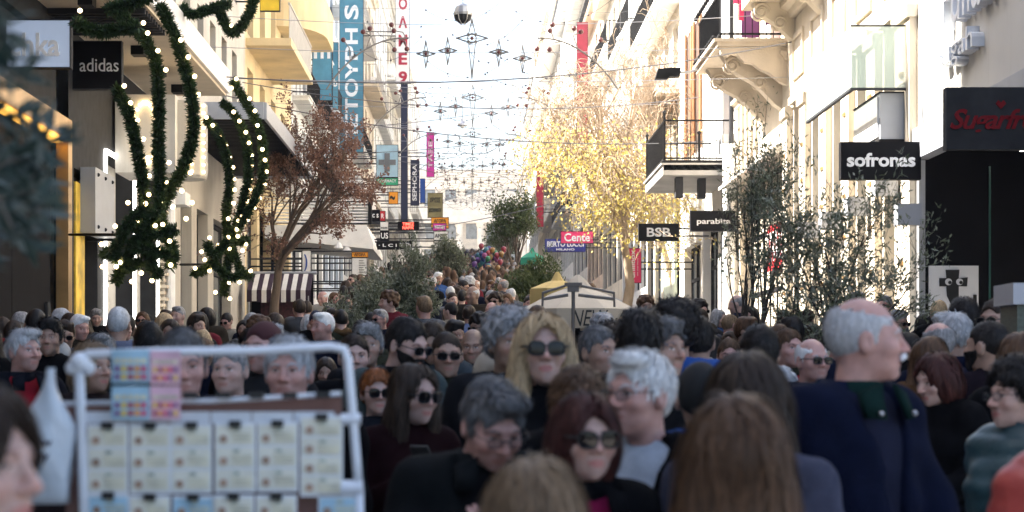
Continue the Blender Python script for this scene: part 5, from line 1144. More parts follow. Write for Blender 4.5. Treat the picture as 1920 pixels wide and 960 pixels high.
def skinmat():
    m = bpy.data.materials.new('skin'); m.use_nodes = True; t = m.node_tree; L = t.links.new; b = t.nodes['Principled BSDF']
    oi = t.nodes.new('ShaderNodeObjectInfo'); at_ = t.nodes.new('ShaderNodeAttribute'); at_.attribute_name = 'paint'; tc = t.nodes.new('ShaderNodeTexCoord')
    nz = t.nodes.new('ShaderNodeTexNoise'); nz.inputs['Scale'].default_value = 35; nz.inputs['Detail'].default_value = 5; L(tc.outputs['Object'], nz.inputs['Vector'])
    mr = t.nodes.new('ShaderNodeMapRange'); mr.inputs['From Min'].default_value = .3; mr.inputs['From Max'].default_value = .7; mr.inputs['To Min'].default_value = .88; mr.inputs['To Max'].default_value = 1.1; L(nz.outputs[0], mr.inputs[0])
    sc = t.nodes.new('ShaderNodeVectorMath'); sc.operation = 'SCALE'; L(oi.outputs['Color'], sc.inputs[0]); L(mr.outputs[0], sc.inputs['Scale'])
    mx = t.nodes.new('ShaderNodeMix'); mx.data_type = 'RGBA'; L(at_.outputs['Alpha'], mx.inputs['Factor']); L(sc.outputs[0], mx.inputs['A']); L(at_.outputs['Color'], mx.inputs['B'])
    L(mx.outputs['Result'], b.inputs['Base Color']); b.inputs['Roughness'].default_value = .48; b.inputs['Specular IOR Level'].default_value = .4
    b.inputs['Subsurface Weight'].default_value = .12; b.inputs['Subsurface Radius'].default_value = (.012,.005,.003); b.inputs['Subsurface Scale'].default_value = 1.0
    n3 = t.nodes.new('ShaderNodeTexNoise'); n3.inputs['Scale'].default_value = 90; n3.inputs['Detail'].default_value = 6; L(tc.outputs['Object'], n3.inputs['Vector']); bp = t.nodes.new('ShaderNodeBump'); bp.inputs['Strength'].default_value = .35; bp.inputs['Distance'].default_value = .004; L(n3.outputs[0], bp.inputs['Height']); L(bp.outputs[0], b.inputs['Normal'])
    MATS['skin'] = m
    m = bpy.data.materials.new('hair'); m.use_nodes = True; t = m.node_tree; L = t.links.new; b = t.nodes['Principled BSDF']
    oi = t.nodes.new('ShaderNodeObjectInfo'); at_ = t.nodes.new('ShaderNodeAttribute'); at_.attribute_name = 'flow'
    nz = t.nodes.new('ShaderNodeTexNoise'); nz.inputs['Scale'].default_value = 1.6; nz.inputs['Detail'].default_value = 5; nz.inputs['Roughness'].default_value = .7; L(at_.outputs['Vector'], nz.inputs['Vector'])
    n2 = t.nodes.new('ShaderNodeTexNoise'); n2.inputs['Scale'].default_value = .45; n2.inputs['Detail'].default_value = 2; L(at_.outputs['Vector'], n2.inputs['Vector'])
    mr = t.nodes.new('ShaderNodeMapRange'); mr.inputs['From Min'].default_value = .3; mr.inputs['From Max'].default_value = .7; mr.inputs['To Min'].default_value = .35; mr.inputs['To Max'].default_value = 1.75; L(nz.outputs[0], mr.inputs[0])
    m2 = t.nodes.new('ShaderNodeMapRange'); m2.inputs['From Min'].default_value = .3; m2.inputs['From Max'].default_value = .7; m2.inputs['To Min'].default_value = .5; m2.inputs['To Max'].default_value = 1.55; L(n2.outputs[0], m2.inputs[0])
    mm = t.nodes.new('ShaderNodeMath'); mm.operation = 'MULTIPLY'; L(mr.outputs[0], mm.inputs[0]); L(m2.outputs[0], mm.inputs[1])
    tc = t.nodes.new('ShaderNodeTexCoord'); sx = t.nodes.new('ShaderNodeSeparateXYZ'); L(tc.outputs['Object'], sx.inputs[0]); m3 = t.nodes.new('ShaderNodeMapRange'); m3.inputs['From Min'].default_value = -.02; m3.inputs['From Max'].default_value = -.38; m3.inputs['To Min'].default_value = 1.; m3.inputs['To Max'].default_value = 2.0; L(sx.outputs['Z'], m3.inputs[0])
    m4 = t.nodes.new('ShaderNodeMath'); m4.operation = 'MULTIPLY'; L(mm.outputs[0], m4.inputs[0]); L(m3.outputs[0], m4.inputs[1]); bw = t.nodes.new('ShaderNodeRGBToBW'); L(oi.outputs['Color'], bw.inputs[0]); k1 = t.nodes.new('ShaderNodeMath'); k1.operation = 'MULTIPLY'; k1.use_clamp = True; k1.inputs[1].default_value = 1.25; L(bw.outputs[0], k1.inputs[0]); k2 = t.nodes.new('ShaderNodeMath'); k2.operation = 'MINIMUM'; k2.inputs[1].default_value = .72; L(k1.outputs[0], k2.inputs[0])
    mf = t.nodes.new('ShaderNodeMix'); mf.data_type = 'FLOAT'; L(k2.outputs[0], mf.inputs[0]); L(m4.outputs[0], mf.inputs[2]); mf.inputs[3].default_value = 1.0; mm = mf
    sc = t.nodes.new('ShaderNodeVectorMath'); sc.operation = 'SCALE'; L(oi.outputs['Color'], sc.inputs[0]); L(mm.outputs[0], sc.inputs['Scale']); L(sc.outputs[0], b.inputs['Base Color'])
    b.inputs['Roughness'].default_value = .55; b.inputs['Specular IOR Level'].default_value = .22
    bp = t.nodes.new('ShaderNodeBump'); bp.inputs['Strength'].default_value = .6; bp.inputs['Distance'].default_value = .004; L(nz.outputs[0], bp.inputs['Height']); L(bp.outputs[0], b.inputs['Normal'])
    MATS['hair'] = m
skinmat(); mat('cloth', rough=.9, nscale=14, namt=.18, bump=.35, bscale=160, objcol=True, spec=.05); mat('cloth_shiny', rough=.45, nscale=10, namt=.15, bump=.2, bscale=60, objcol=True)
mat('hair_cap', rough=.9, nscale=10, namt=.1, objcol=True); mat('lens', (.008,.007,.008), .08, 3, .1, spec=.3); mat('lens_clear', (.10,.10,.10), .1, 3, .1, spec=.6); MATS['lens_clear'].node_tree.nodes['Principled BSDF'].inputs['Alpha'].default_value = .35
def glasses_mesh(kind):
    k = ('gl', kind)
    if k in CACHE: return CACHE[k]
    fr = MB(); ln = MB(); big = kind == 'big'; rw, rh = (.028,.0235) if big else ((.026,.019) if kind == 'sun' else (.0235,.0155))
    for s in (-1, 1):
        c = (s*.0335, -.112 if big else -.108, -.003); rim = []
        for k_ in range(20):
            a = 2*pi*k_/20; ca, sa = cos(a), sin(a); e = .72
            x = rw*math.copysign(abs(ca)**e, ca); z = rh*math.copysign(abs(sa)**e, sa); rim.append((c[0]+x, c[1]+.35*max(0,s*x)**1.0*.6+.004*(1-abs(x)/rw)*0, c[2]+z))
        fr.tube(rim+[rim[0]], .0026 if kind != 'clear' else .0014, 5); ln.add([(c[0],c[1]-.002,c[2])]+rim, [(0,1+i,1+(i+1) % 20) for i in range(20)])
        fr.tube([(s*(.0335+rw),-.104,.004),(s*.078,-.085,.006),(s*.084,-.02,.006),(s*.083,.02,-.005)], .0028 if kind != 'clear' else .0016, 5)
    fr.tube([(-.0335+rw*.95,c[1],.003),(0,c[1]-.005,.006),(.0335-rw*.95,c[1],.003)], .0026, 5)
    a = fr.mesh('frame', True); a.materials.append(M('letter_black')); b = ln.mesh('lens', True); b.materials.append(M('lens_clear' if kind == 'clear' else 'lens'))
    CACHE[k] = (a, b); return CACHE[k]
def tash_mesh(kind):
    k = ('tash', kind)
    if k in CACHE: return CACHE[k]
    if kind == 'moustache': f = lambda x,y,z: smin(cap(np.abs(x),y,z,(.004,-.103,-.050),(.030,-.093,-.062),.0095,.007), ell(x,y,z,(0,-.104,-.051),(.012,.008,.007)), .01); b = ((-.05,-.13,-.09),(.05,-.07,-.03))
    else:
        hf_ = head_f('m'); f = lambda x,y,z: smax(smax(hf_(x,y,z)-.0065, -(hf_(x,y,z)+.003), .002), smax(np.maximum(np.maximum(z+.045-.5*np.clip(np.abs(x)-.035,0,1)*1.2, -.122-z), y+.006+np.clip(-.055-z,0,1)*.8), -ell(x,y,z,(0,-.10,-.069),(.021,.03,.010)), .004), .006); b = ((-.1,-.14,-.14),(.1,.06,.02))
    v, q_ = snet(f, *b, .0045); v = v+vnorm(v,q_)*wob(v,.0015,(150,150,150),2)[:,None]; me = npmesh(v, q_, kind); a = me.attributes.new('flow','FLOAT_VECTOR','POINT'); a.data.foreach_set('vector', (v*np.array([90,90,14])).astype(np.float32).ravel()); me.materials.append(M('hair')); CACHE[k] = me; return me
HPIV = np.array([0, .045, 1.50]); HC = np.array([0, -.012, 1.632])         # neck pivot and head centre in a 1.75 m body
def headmat(yaw, pitch, roll=0, hs=1.):
    return Matrix.Translation(Vector(HPIV)) @ Matrix.Rotation(R(yaw),4,'Z') @ Matrix.Rotation(R(pitch),4,'X') @ Matrix.Rotation(R(roll),4,'Y') @ Matrix.Translation(Vector(HC-HPIV)) @ Matrix.Scale(hs,4)
LASTP = ['']
def body_mesh(sex, pose, yaw, pitch, hh, bh, brow, stub, hs=1., hand=True):
    v, f = get_head(sex, hh); c = paint_head(v, sex, brow, stub); Mx = np.array(headmat(yaw, pitch, 0, hs)); hv = v@Mx[:3,:3].T+Mx[:3,3]
    # keep the neck rooted in the shoulders when the head turns
    Mi = np.array(headmat(0,0,0,hs)); iv = v@Mi[:3,:3].T+Mi[:3,3]; w = np.clip((-.10-v[:,2])/.10,0,1)[:,None]; w = w*w*(3-2*w); hv = hv*(1-w)+iv*w
    bv, bf = get_body(sex, pose, bh, hand); V = np.concatenate([hv, bv]); Fq = np.concatenate([f, bf+len(hv)]); C = np.concatenate([c, np.zeros((len(bv),4))])
    me = npmesh(V, Fq, 'person'); a = me.color_attributes.new('paint', 'FLOAT_COLOR', 'POINT'); a.data.foreach_set('color', C.astype(np.float32).ravel()); me.materials.append(M('skin')); return me
SK = {'pale':(.47,.31,.265),'tan':(.34,.215,.165),'red':(.46,.265,.23),'olive':(.28,.18,.135)}
HCOL = {'black':(.012,.010,.010),'dark':(.028,.018,.013),'brown':(.075,.040,.022),'light':(.15,.10,.06),'blonde':(.40,.29,.17),'gray':(.24,.24,.25),'white':(.72,.72,.72),'silver':(.45,.46,.48),'ginger':(.20,.065,.02),'redbrown':(.045,.014,.012),'saltdark':(.10,.10,.105)}
def person(label, loc, H, body, sex='m', pose='down', yaw=0, hy=0, pitch=0, skin='tan', hair='short', hcol='dark', coat='jacket', ccol=(.02,.02,.025), shirt=None, trous=(.02,.022,.03), glasses=None, beard=None, res=0, stub=0., hs=1., group=None, fem=None, seed=0, brow=None):
    hh, hr, ch, bh = [(.006,.0065,.018,.032),(.009,.0095,.024,.04),(.0135,.0135,.036,.05)][res]
    me = body if body is not None else body_mesh(sex, pose, hy, pitch, hh, bh, brow or (tuple(c*.9 for c in HCOL[hcol if hcol != 'white' else 'silver']) if isinstance(hcol, str) else (.03,.02,.015)), stub, hs, hand=res < 1)
    s = H/1.755; ccol = tuple(c*(.55 if max(ccol) < .06 else .85) for c in ccol); trous = tuple(c*.5 for c in trous)
    p = obj('person', me, None, None, SK[skin], loc, (0,0,R(yaw))); p.scale = (s,)*3; tag(p, label, 'person', group)
    LASTP[0] = p.name; Mh = headmat(hy, pitch, 0, hs)
    if hair:
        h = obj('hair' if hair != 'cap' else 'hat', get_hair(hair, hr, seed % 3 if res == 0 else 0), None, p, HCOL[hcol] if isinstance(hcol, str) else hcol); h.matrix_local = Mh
    c = obj({'coat':'coat','jacket':'jacket','puffer':'puffer_jacket','sweater':'sweater','shirt':'shirt'}[coat], get_coat(sex, pose, coat, ch, seed % 3 if res == 0 else 0), None, p, ccol)
    if coat == 'jacket' and res < 2: obj('shirt', get_coat(sex, pose, 'shirt', ch), None, p, shirt or (.03,.03,.035))
    obj('trousers', get_trousers(sex, pose, .04 if res else .03), None, p, trous)
    if glasses:
        a, b = glasses_mesh(glasses); g_ = obj('sunglasses' if glasses != 'clear' else 'spectacles', a, None, p); g_.matrix_local = Mh; l = obj('lenses', b, None, g_)
    if beard: b = obj(beard, tash_mesh(beard), None, p, HCOL[hcol] if beard == 'beard' else (.70,.70,.70)); b.matrix_local = Mh
    return p
def scarf_mesh():
    if 'scarf' not in CACHE:
        m = MB(); N, K = 22, 8; vs = []
        for i in range(N):
            a = 2*pi*i/N; rr = .036+.006*sin(a*5); R0 = .088+.006*sin(a*3+1)
            for k in range(K): b = 2*pi*k/K; vs.append(((R0+rr*cos(b))*cos(a), .035+(R0+rr*cos(b))*1.0*sin(a), 1.475+rr*1.15*sin(b)+.012*sin(a*4)-.018*sin(-a)))
        m.add(vs, [(i*K+k, ((i+1) % N)*K+k, ((i+1) % N)*K+(k+1) % K, i*K+(k+1) % K) for i in range(N) for k in range(K)]); CACHE['scarf'] = fixn(m.mesh('scarf', True)); CACHE['scarf'].materials.append(M('cloth'))
    return CACHE['scarf']
def add_collar(p, col, h=1.):
    m = MB()
    for sg in (-1,1): m.add([(sg*.035,-.085,1.50),(sg*.10,-.07,1.475),(sg*.105,-.10,1.405),(sg*.05,-.125,1.40),(sg*.035,-.105,1.50),(sg*.10,-.09,1.475),(sg*.105,-.12,1.405),(sg*.05,-.142,1.40)], [(0,1,2,3),(7,6,5,4),(0,4,5,1),(1,5,6,2),(2,6,7,3),(3,7,4,0)])
    m.lathe([(.088,1.43),(.108,1.42),(.102,1.505),(.084,1.51)], (0,.045,0), 18); me = fixn(m.mesh('collar', True)); obj('collar', me, M('cloth'), p, col)
def hero(label, px, top, dist, **k):
    z = PZ(top, dist)-gz(dist)-(.015 if k.get('hair','short') in ('short','gray','bald') else .025)
    # the head leans forward when pitched, so keep the crown at the measured height
    pt = k.get('pitch', 0); H = z + (1-cos(R(pt)))*.1 + (abs(sin(R(pt)))*.02)
    r = 0 if dist < 7.2 else (1 if dist < 15 else 2)
    p = person(label, (PX(px, dist), dist, gz(dist)), H, None, res=r, **k)
    if k.get('coat') == 'jacket' and 'moustache' not in label and 'V neck' not in label: add_collar(p, tuple(c*.75 for c in k['ccol']) if 'black collar' not in label else (.006,.006,.007))
    if k.get('coat') in ('jacket','coat') and r < 2:
        z_ = MB(); z_.box(-.004,.004,-.170,-.158,.9,1.36) if k['coat'] == 'coat' else z_.box(.03,.036,-.172,-.160,.9,1.12); obj('zip', z_, M('steel'), p)
    return p
NAVY, BLK, CHAR, OLV, TEALG, MAR, BLUE, GRY = (.008,.012,.036),(.007,.007,.009),(.018,.018,.022),(.030,.032,.022),(.055,.075,.078),(.045,.008,.014),(.03,.085,.30),(.11,.12,.14)
if 1:
    p = hero('bald man with white moustache in navy jacket with dark green collar looking right', 1612, 545, 5.9, yaw=40, hy=48, skin='red', hair='bald', hcol='silver', coat='jacket', ccol=NAVY, shirt=(.012,.014,.03), beard='moustache', pose='walk', hs=1.0)
    add_collar(p, (.006,.020,.018))
    for c_ in ((-.075,-.138,1.418),(.075,-.138,1.418),(.03,-.172,1.11),(.07,-.172,1.11)): obj('snap', MB().ball(c_, .008), M('steel'), p)
    hero('white haired man in thin framed tinted glasses and pale V neck sweater', 1206, 650, 5.5, yaw=-32, hy=-14, skin='red', hair='gray', hcol='white', coat='jacket', ccol=BLK, shirt=(.36,.40,.46), glasses='clear', pose='walk', hs=1.0)
    hero('tall blonde woman with long wavy hair and large sunglasses', 1018, 578, 7.0, sex='f', yaw=4, hy=0, pitch=-3, skin='pale', hair='long', hcol='blonde', coat='coat', ccol=BLK, glasses='big', pose='walk', hs=1.02)
    hero('woman with dark red bobbed hair, sunglasses and pink scarf in front', 1095, 722, 5.0, sex='f', yaw=12, hy=4, skin='pale', hair='bob', hcol='redbrown', coat='jacket', ccol=BLK, shirt=(.22,.012,.06), glasses='big', pose='walk', hs=1.0)
    hero('person with brown hair bowing behind the dark red haired woman', 1068, 672, 6.1, sex='f', yaw=20, pitch=38, skin='tan', hair='wavy', hcol='brown', coat='coat', ccol=BLK, pose='walk')
    hero('grey haired man in glasses looking down, dark jacket', 905, 695, 5.3, yaw=12, hy=10, pitch=27, skin='red', hair='gray', hcol='saltdark', coat='jacket', ccol=(.014,.016,.018), shirt=(.01,.01,.012), glasses='clear', pose='phone', hs=1.0)
    ph = hero('young woman with long dark hair and sunglasses holding a phone', 768, 668, 7.5, sex='f', yaw=26, hy=12, pitch=6, skin='pale', hair='long', hcol='dark', coat='sweater', ccol=(.022,.007,.009), glasses='big', pose='phone')
    hero('woman with short ginger hair and round sunglasses at the ticket stand', 704, 684, 9.6, sex='f', yaw=8, hy=6, skin='pale', hair='ginger', hcol='ginger', coat='coat', ccol=(.02,.024,.034), glasses='big', pose='walk')
    hero('tall bearded man in grey green jacket with black collar looking down', 748, 588, 9.8, yaw=34, hy=16, pitch=16, skin='pale', hair='short', hcol='black', coat='jacket', ccol=TEALG, shirt=BLK, glasses='sun', beard='beard', pose='walk')
    hero('short haired man in sunglasses and olive jacket', 837, 612, 10.6, yaw=6, pitch=4, skin='tan', hair='buzz', hcol='dark', coat='jacket', ccol=OLV, shirt=(.05,.05,.05), glasses='sun', pose='walk')
    hero('dark haired man with grey scarf looking down behind the olive jacket', 812, 597, 12.6, yaw=-4, pitch=18, skin='olive', hair='short', hcol='dark', coat='coat', ccol=(.04,.05,.06), pose='down')
    hero('bald man with heavy brows in a dark coat', 887, 608, 14, yaw=-6, pitch=8, skin='olive', hair=None, coat='jacket', ccol=NAVY, shirt=(.3,.32,.36), pose='walk', brow=(.02,.015,.012))
    hero('person with pale fur hood and cap beside the blonde woman', 925, 650, 9.0, sex='f', yaw=40, skin='tan', hair='cap', hcol=(.35,.30,.24), coat='puffer', ccol=(.30,.27,.22), pose='walk')
    hero('grey curly haired person just left of the blonde woman', 955, 576, 8.6, yaw=18, skin='olive', hair='curly', hcol='gray', coat='coat', ccol=CHAR, pose='walk')
    hero('man with greying dark hair just right of the blonde woman', 1122, 605, 9.6, yaw=36, skin='tan', hair='short', hcol='saltdark', coat='coat', ccol=BLK, pose='walk')
    hero('man with slicked grey black hair looking right behind the white haired man', 1235, 588, 8.4, yaw=26, hy=14, skin='tan', hair='wavy', hcol='saltdark', coat='coat', ccol=(.03,.07,.22), pose='walk', stub=.25)
    hero('dark haired man seen from behind, left of the curly haired man', 1198, 572, 8.0, yaw=172, skin='tan', hair='wavy', hcol='black', coat='coat', ccol=CHAR, pose='walk')
    hero('curly dark haired man in bright blue jacket seen from behind', 1266, 560, 9.6, yaw=186, skin='tan', hair='curly', hcol='black', coat='jacket', ccol=BLUE, pose='down')
    hero('man with dark cropped hair and blue hood seen from behind', 1308, 590, 10.6, yaw=178, skin='tan', hair='short', hcol='black', coat='puffer', ccol=BLUE, pose='walk')
    hero('person in a wide black hat before the blue jackets', 1312, 668, 6.6, sex='f', yaw=176, skin='tan', hair='cap', hcol=(.006,.006,.007), coat='coat', ccol=(.02,.05,.16), pose='down')
    hero('short black haired man seen from behind beside the olive tree', 1424, 604, 8.8, yaw=184, skin='tan', hair='short', hcol='black', coat='jacket', ccol=(.012,.014,.03), pose='walk')
    hero('woman with long dark brown hair seen from behind, grey shouldered jacket', 1408, 655, 5.0, sex='f', yaw=158, hy=8, skin='tan', hair='longback', hcol='dark', coat='jacket', ccol=(.062,.066,.10), pose='walk', seed=1, hs=1.08)
    hero('woman with long light brown hair seen from behind in the foreground', 1375, 736, 3.7, sex='f', yaw=183, skin='tan', hair='longback', hcol='brown', coat='coat', ccol=CHAR, pose='walk', seed=2, hs=1.12)
    hero('woman with straight brown hair seen from behind at the bottom edge', 1000, 838, 3.4, sex='f', yaw=177, skin='tan', hair='longback', hcol='light', coat='coat', ccol=BLK, pose='walk', hs=1.04)
    hero('dark haired person cut by the left edge in the extreme foreground', -75, 690, 2.75, sex='f', yaw=48, hy=20, skin='pale', hair='bob', hcol='dark', coat='coat', ccol=BLK, pose='walk')
    hero('grey haired man in red sweater and dark jacket at the left', 42, 612, 11.4, yaw=38, hy=10, skin='red', hair='gray', hcol='silver', coat='jacket', ccol=(.012,.013,.02), shirt=(.22,.012,.02), pose='walk', stub=.3)
    hero('man in blue grey jacket seen from behind by the lit portal', 222, 572, 15.4, yaw=176, skin='tan', hair='gray', hcol='silver', coat='jacket', ccol=(.14,.16,.24), pose='down')
    hero('dark haired ticket seller behind the stand', 342, 608, 6.8, yaw=10, pitch=5, skin='red', hair='short', hcol='saltdark', coat='coat', ccol=NAVY, pose='down')
    hero('pale haired man behind the ticket stand', 542, 624, 7.0, yaw=-6, skin='red', hair='gray', hcol='silver', coat='coat', ccol=BLK, pose='walk', hs=1.0)
    hero('long faced man between the two heads behind the stand', 432, 640, 9.2, yaw=-14, skin='pale', hair='short', hcol='gray', coat='coat', ccol=CHAR, pose='walk')
    hero('dark haired woman behind the left corner of the ticket stand', 172, 632, 9.4, sex='f', yaw=48, skin='tan', hair='bob', hcol='light', coat='coat', ccol=(.03,.02,.02), pose='walk')
    hero('dark haired man with headphones seen behind the scratch cards', 278, 600, 11.6, yaw=190, skin='tan', hair='short', hcol='black', coat='coat', ccol=BLK, pose='down')
    hero('cropped dark haired bearded man in black hood at the right', 1856, 592, 9.8, yaw=206, hy=20, skin='tan', hair='buzz', hcol='black', coat='coat', ccol=(.016,.010,.016), pose='walk', beard='beard')
    hero('woman with red brown hair and a hair clip looking left', 1768, 648, 9.0, sex='f', yaw=-62, pitch=16, skin='pale', hair='bob', hcol='redbrown', coat='coat', ccol=BLK, pose='phone')
    hero('woman with wavy brown hair near the black porch', 1745, 622, 10.6, sex='f', yaw=150, skin='tan', hair='longback', hcol='brown', coat='coat', ccol=(.10,.05,.02), pose='walk')
    hero('bald man seen from behind near the black porch', 1758, 598, 11.0, yaw=200, skin='red', hair='bald', hcol='gray', coat='coat', ccol=NAVY, pose='walk')
    hero('grey haired man seen from behind near the black porch', 1787, 582, 11.8, yaw=214, skin='tan', hair='gray', hcol='silver', coat='jacket', ccol=NAVY, shirt=(.35,.36,.4), pose='walk')
    hero('dark haired man in front of the letter mark panel', 1806, 554, 13.0, yaw=200, skin='olive', hair='short', hcol='black', coat='coat', ccol=BLK, pose='walk')
    hero('man in dark sunglasses beside the green stone post', 1868, 556, 12.4, yaw=-44, skin='tan', hair='short', hcol='dark', coat='coat', ccol=BLK, glasses='sun', pose='down')
    hero('dark curly haired woman in glasses and teal puffer at the right edge', 1912, 668, 6.9, sex='f', yaw=-58, hy=-12, skin='pale', hair='curly', hcol='black', coat='puffer', ccol=(.02,.06,.075), glasses='clear', pose='walk')
    hero('person with long brown hair beside the green stone post', 1912, 612, 9.0, sex='f', yaw=176, skin='tan', hair='longback', hcol='brown', coat='coat', ccol=BLK, pose='walk')
    hero('person in a coral red jacket cut by the bottom right corner', 2075, 640, 4.4, sex='f', yaw=150, skin='tan', hair='bob', hcol='dark', coat='puffer', ccol=(.42,.06,.05), pose='walk')
    hero('balding man in open red jacket under the olive tree', 1478, 612, 12.6, yaw=24, skin='red', hair='short', hcol='brown', coat='jacket', ccol=(.05,.045,.03), shirt=(.3,.02,.03), pose='walk')
    hero('bald man in black sunglasses under the olive tree', 1522, 628, 10.6, yaw=22, skin='red', hair='bald', hcol='white', coat='jacket', ccol=OLV, shirt=(.3,.02,.03), glasses='sun', pose='walk')
    hero('man with cropped brown hair beyond the olive tree', 1460, 600, 14.2, yaw=170, skin='red', hair='buzz', hcol='brown', coat='coat', ccol=OLV, pose='walk')
    hero('grey haired man facing the camera right of the striped awning', 512, 604, 14.5, yaw=8, skin='red', hair='gray', hcol='silver', coat='coat', ccol=NAVY, pose='walk')
    hero('black haired man in sunglasses below the striped awning', 470, 612, 13.6, yaw=12, skin='tan', hair='short', hcol='black', coat='coat', ccol=BLK, glasses='sun', pose='walk')
    hero('young dark haired man left of the bearded man', 664, 622, 10.8, yaw=10, skin='pale', hair='short', hcol='dark', coat='coat', ccol=BLK, pose='walk')
    hero('grey haired woman left of the bearded man', 690, 600, 11.8, sex='f', yaw=0, skin='tan', hair='wavy', hcol='gray', coat='coat', ccol=CHAR, pose='walk')
# phone in the young woman's hand
hp = ph.matrix_basis @ Vector((-.075,-.315,1.355))
m = MB(); m.prism([(-.038,-.07),(-.036,-.075),(.036,-.075),(.038,-.07),(.038,.07),(.036,.075),(-.036,.075),(-.038,.07)], -.005, .005, 'y')
s = thing('phone', 'dark smartphone in the hand of the young woman with sunglasses', 'phone', None, hp); s.rotation_euler = (R(-35),0,R(150))
obj('phone_case', m, M('letter_black'), s); m = MB(); m.box(-.033,.033,-.0075,-.0055,-.066,.066); obj('screen', m, mat('screen', (.05,.08,.12), .1, 3, 0, emit=(.3,.5,.8), estr=.15), s)

# ------------------------------------------------------------------ the crowd
taken = [(o.location.x, o.location.y) for o in bpy.data.objects if o.name.startswith('person')]
taken += [(o.location.x, o.location.y) for o in bpy.data.objects if o.name.startswith(('olive_tree','street_tree','yellow_tree','dry_tree','bare_tree','parasol','service_cabinet'))]*1
rs = random.Random(5); VAR = {}
ST = {'m':['short','short','buzz','bald','gray','wavy','curly'],'f':['bob','long','longback','wavy','bun','bob','longback']}
HC2 = [('black',9),('dark',10),('brown',6),('light',1),('blonde',1),('gray',3),('silver',1),('redbrown',1)]
hpool = [c for c, n in HC2 for _ in range(n)]
CC = [((.008,.008,.010),'black',9),((.014,.018,.04),'navy',5),((.03,.03,.034),'charcoal',5),((.05,.04,.03),'brown',3),((.035,.04,.028),'olive',3),((.14,.02,.03),'dark red',2),((.10,.11,.13),'grey',3),((.30,.27,.22),'beige',2),((.04,.09,.25),'blue',2),((.42,.42,.42),'white',1)]
cpool = [c for c in CC for _ in range(c[2])]
hw = {'short':'short','buzz':'cropped','bald':'receding','gray':'combed','wavy':'wavy','curly':'curly','bob':'bobbed','long':'long','longback':'long','bun':'tied up'}
def band(y): return 'behind the foreground' if y < 17 else ('amid the crowd' if y < 24 else 'farther up the street')
spots = []; y = 10.2
while y < 46 and len(spots) < 330:
    x = -5.2 + rs.uniform(0,.5)
    while x < 5.6:
        qx, qy = x+rs.uniform(-.15,.15), y+rs.uniform(-.22,.22); sx = VX+qx*F/qy
        if y > 27 and not (-2.6 < qx < 1.9): x += .8; continue
        if sx < 170 and y < 14: x += .8; continue
        if -60 < sx < 1980 and all((qx-a)**2+((qy-b))**2 > .40 for a, b in taken): spots.append((qx, qy)); taken.append((qx, qy))
        x += rs.uniform(.62,.95)*(1 if y < 26 else 1.0)
    y += .78 if y < 20 else 1.0
spots.sort(key=lambda s_: s_[1]); near = spots[:248]; ylim = max(s_[1] for s_ in near)
for (x, y) in near:
    sex = rs.choice('mmf' if rs.random() < .5 else 'mff'); away = rs.random() < .42; hy = rs.choice([-38,-14,12,36]); pitch = rs.choice([2,12]); pose = rs.choice(['walk','down'])
    k = (sex, pose, hy, pitch, y < 15)
    if k not in VAR: VAR[k] = body_mesh(sex, pose, hy, pitch, .0095 if y < 15 else .0135, .05, (.03,.022,.018), .15 if sex == 'm' else 0, 1., False)
    st = rs.choice(ST[sex]); hc = rs.choice(hpool); cc = rs.choice(cpool); coat = rs.choice(['coat','coat','puffer','sweater'])
    if st in ('bald','gray') and hc in ('black','dark','brown'): hc = rs.choice(['gray','silver','white'])
    gl = 'sun' if rs.random() < .2 and not away else None; cap_ = rs.random() < .06
    if cap_: st = 'cap'; hc = rs.choice([(.012,.012,.015),(.05,.012,.015),(.10,.10,.11),(.015,.02,.05)])
    w = {'coat':'coat','puffer':'padded jacket','sweater':'sweater'}[coat]
    lb = '%s, %s, %s %s, %s, %s' % ('man' if sex == 'm' else 'woman', 'knitted cap' if cap_ else '%s %s hair' % (hw[st], {'redbrown':'reddish','light':'light brown','saltdark':'greying'}.get(hc, hc)), cc[1], w, 'walking away' if away else ('in sunglasses' if gl else 'facing the camera'), band(y))
    H = rs.gauss(1.76,.075) if sex == 'm' else rs.gauss(1.65,.075)
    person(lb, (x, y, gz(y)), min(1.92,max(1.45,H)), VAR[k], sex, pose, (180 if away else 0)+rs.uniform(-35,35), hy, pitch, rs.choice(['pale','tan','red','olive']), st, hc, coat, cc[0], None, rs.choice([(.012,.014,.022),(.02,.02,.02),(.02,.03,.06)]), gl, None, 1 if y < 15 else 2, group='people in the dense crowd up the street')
    if rs.random() < .25: obj('scarf', scarf_mesh(), None, bpy.data.objects[LASTP[0]], rs.choice([(.15,.015,.02),(.06,.06,.07),(.25,.22,.18),(.02,.04,.12),(.10,.06,.03),(.3,.3,.32)]))
# far crowd: a mass nobody could count
def far_person():
    V = []; Fc = []
    def ring(z, rx, ry, cy=0, n=8): V.extend([(rx*cos(2*pi*k/n), cy+ry*sin(2*pi*k/n), z) for k in range(n)])
    prof = [(0,.13,.10),(.5,.15,.11),(.9,.19,.13),(1.25,.23,.14),(1.40,.21,.11),(1.47,.08,.08),(1.53,.06,.075),(1.58,.07,.085),(1.65,.078,.095),(1.71,.065,.08),(1.75,.02,.03)]
    for z, a, b in prof: ring(z, a, b)
    Fc = [(i*8+k, i*8+(k+1) % 8, (i+1)*8+(k+1) % 8, (i+1)*8+k) for i in range(len(prof)-1) for k in range(8)]
    return np.array(V), np.array(Fc)
fv, ff = far_person(); zc = np.array([p[2] for p in fv]); Vs, Fs, Cs = [], [], []; off = 0; y = ylim+.3; r3 = np.random.default_rng(9)
SKN = np.array([(.42,.26,.19),(.5,.32,.25),(.36,.22,.15)]); HR = np.array([HCOL[c] for c in ('black','black','dark','dark','dark','brown','brown','light','gray')]); CO = np.array([c[0] for c in cpool])
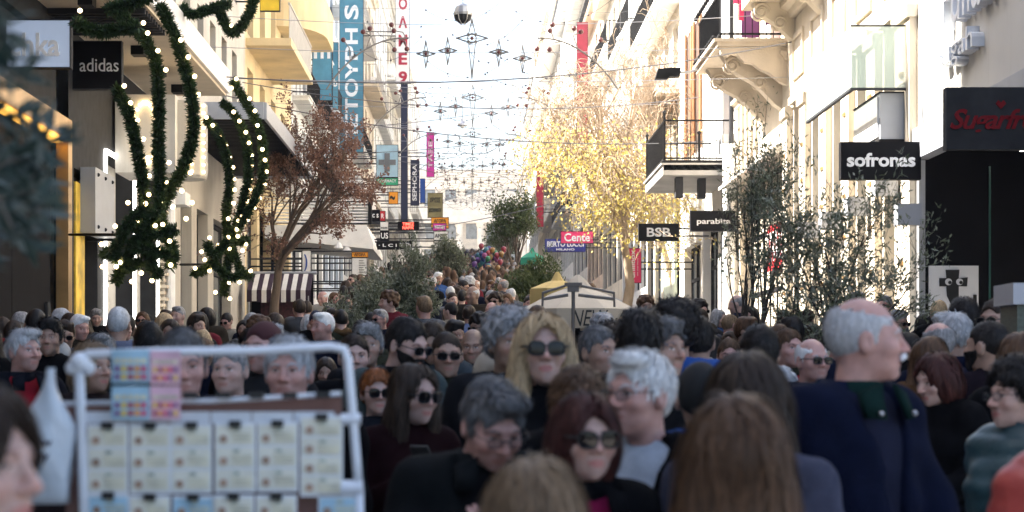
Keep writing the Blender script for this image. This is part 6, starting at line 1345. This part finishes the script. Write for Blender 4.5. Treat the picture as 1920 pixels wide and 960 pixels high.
while y < 236:
    for x in np.arange(-2.3-.004*y, 1.7+.004*y, .62 if y < 90 else .8):
        if r3.random() < .12: continue
        px_, py_ = x+r3.uniform(-.25,.25), y+r3.uniform(-.3,.3)
        if any((px_-a)**2+(py_-b)**2 < .3 for a, b in taken[-60:]) : continue
        s_ = r3.normal(.97,.045); a = r3.uniform(0,6.28); away = r3.random() < .45; v = fv*s_; v = np.stack([v[:,0]*cos(.4*sin(a))-v[:,1]*sin(.4*sin(a)), v[:,0]*sin(.4*sin(a))+v[:,1]*cos(.4*sin(a)), v[:,2]], 1)
        c = np.tile(CO[r3.integers(len(CO))], (len(v),1)); sk = SKN[r3.integers(3)]; hr = HR[r3.integers(len(HR))]; face = (fv[:,1] < .01) if not away else np.zeros(len(v), bool)
        c[zc > 1.44] = hr; c[(zc > 1.44) & (zc < 1.60) & face] = sk; c[(zc > 1.44) & (zc < 1.5)] = sk if not away else hr
        Vs.append(v+np.array([px_, py_, gz(py_)])); Fs.append(ff+off); off += len(v); Cs.append(c)
    y += .8 if y < 90 else 1.1
me = npmesh(np.concatenate(Vs), np.concatenate(Fs), 'crowd'); a = me.color_attributes.new('col','FLOAT_COLOR','POINT'); C = np.concatenate(Cs); a.data.foreach_set('color', np.concatenate([C, np.ones((len(C),1))],1).astype(np.float32).ravel())
m = mat('crowd_paint', rough=.8); t = m.node_tree; at_ = t.nodes.new('ShaderNodeAttribute'); at_.attribute_name = 'col'; t.links.new(at_.outputs['Color'], t.nodes['Principled BSDF'].inputs['Base Color'])
o = obj('far_crowd', me, m); o['kind'] = 'stuff'; o['label'] = 'distant mass of people filling the climbing street'; o['category'] = 'crowd'
# ------------------------------------------------------------------ haze in the air over the street
m = MB(); m.box(-120, 120, -60, 520, -2.5, 52); hz = obj('haze', m, None); hz['kind'] = 'stuff'; hz['label'] = 'pale winter haze over the street'
hm = bpy.data.materials.new('haze'); hm.use_nodes = True; t = hm.node_tree; t.nodes.remove(t.nodes['Principled BSDF'])
pv = t.nodes.new('ShaderNodeVolumePrincipled'); pv.inputs['Color'].default_value = (.95,.96,1,1); pv.inputs['Density'].default_value = .0004; pv.inputs['Anisotropy'].default_value = .2
t.links.new(pv.outputs[0], t.nodes['Material Output'].inputs['Volume']); hz.data.materials.clear(); hz.data.materials.append(hm)
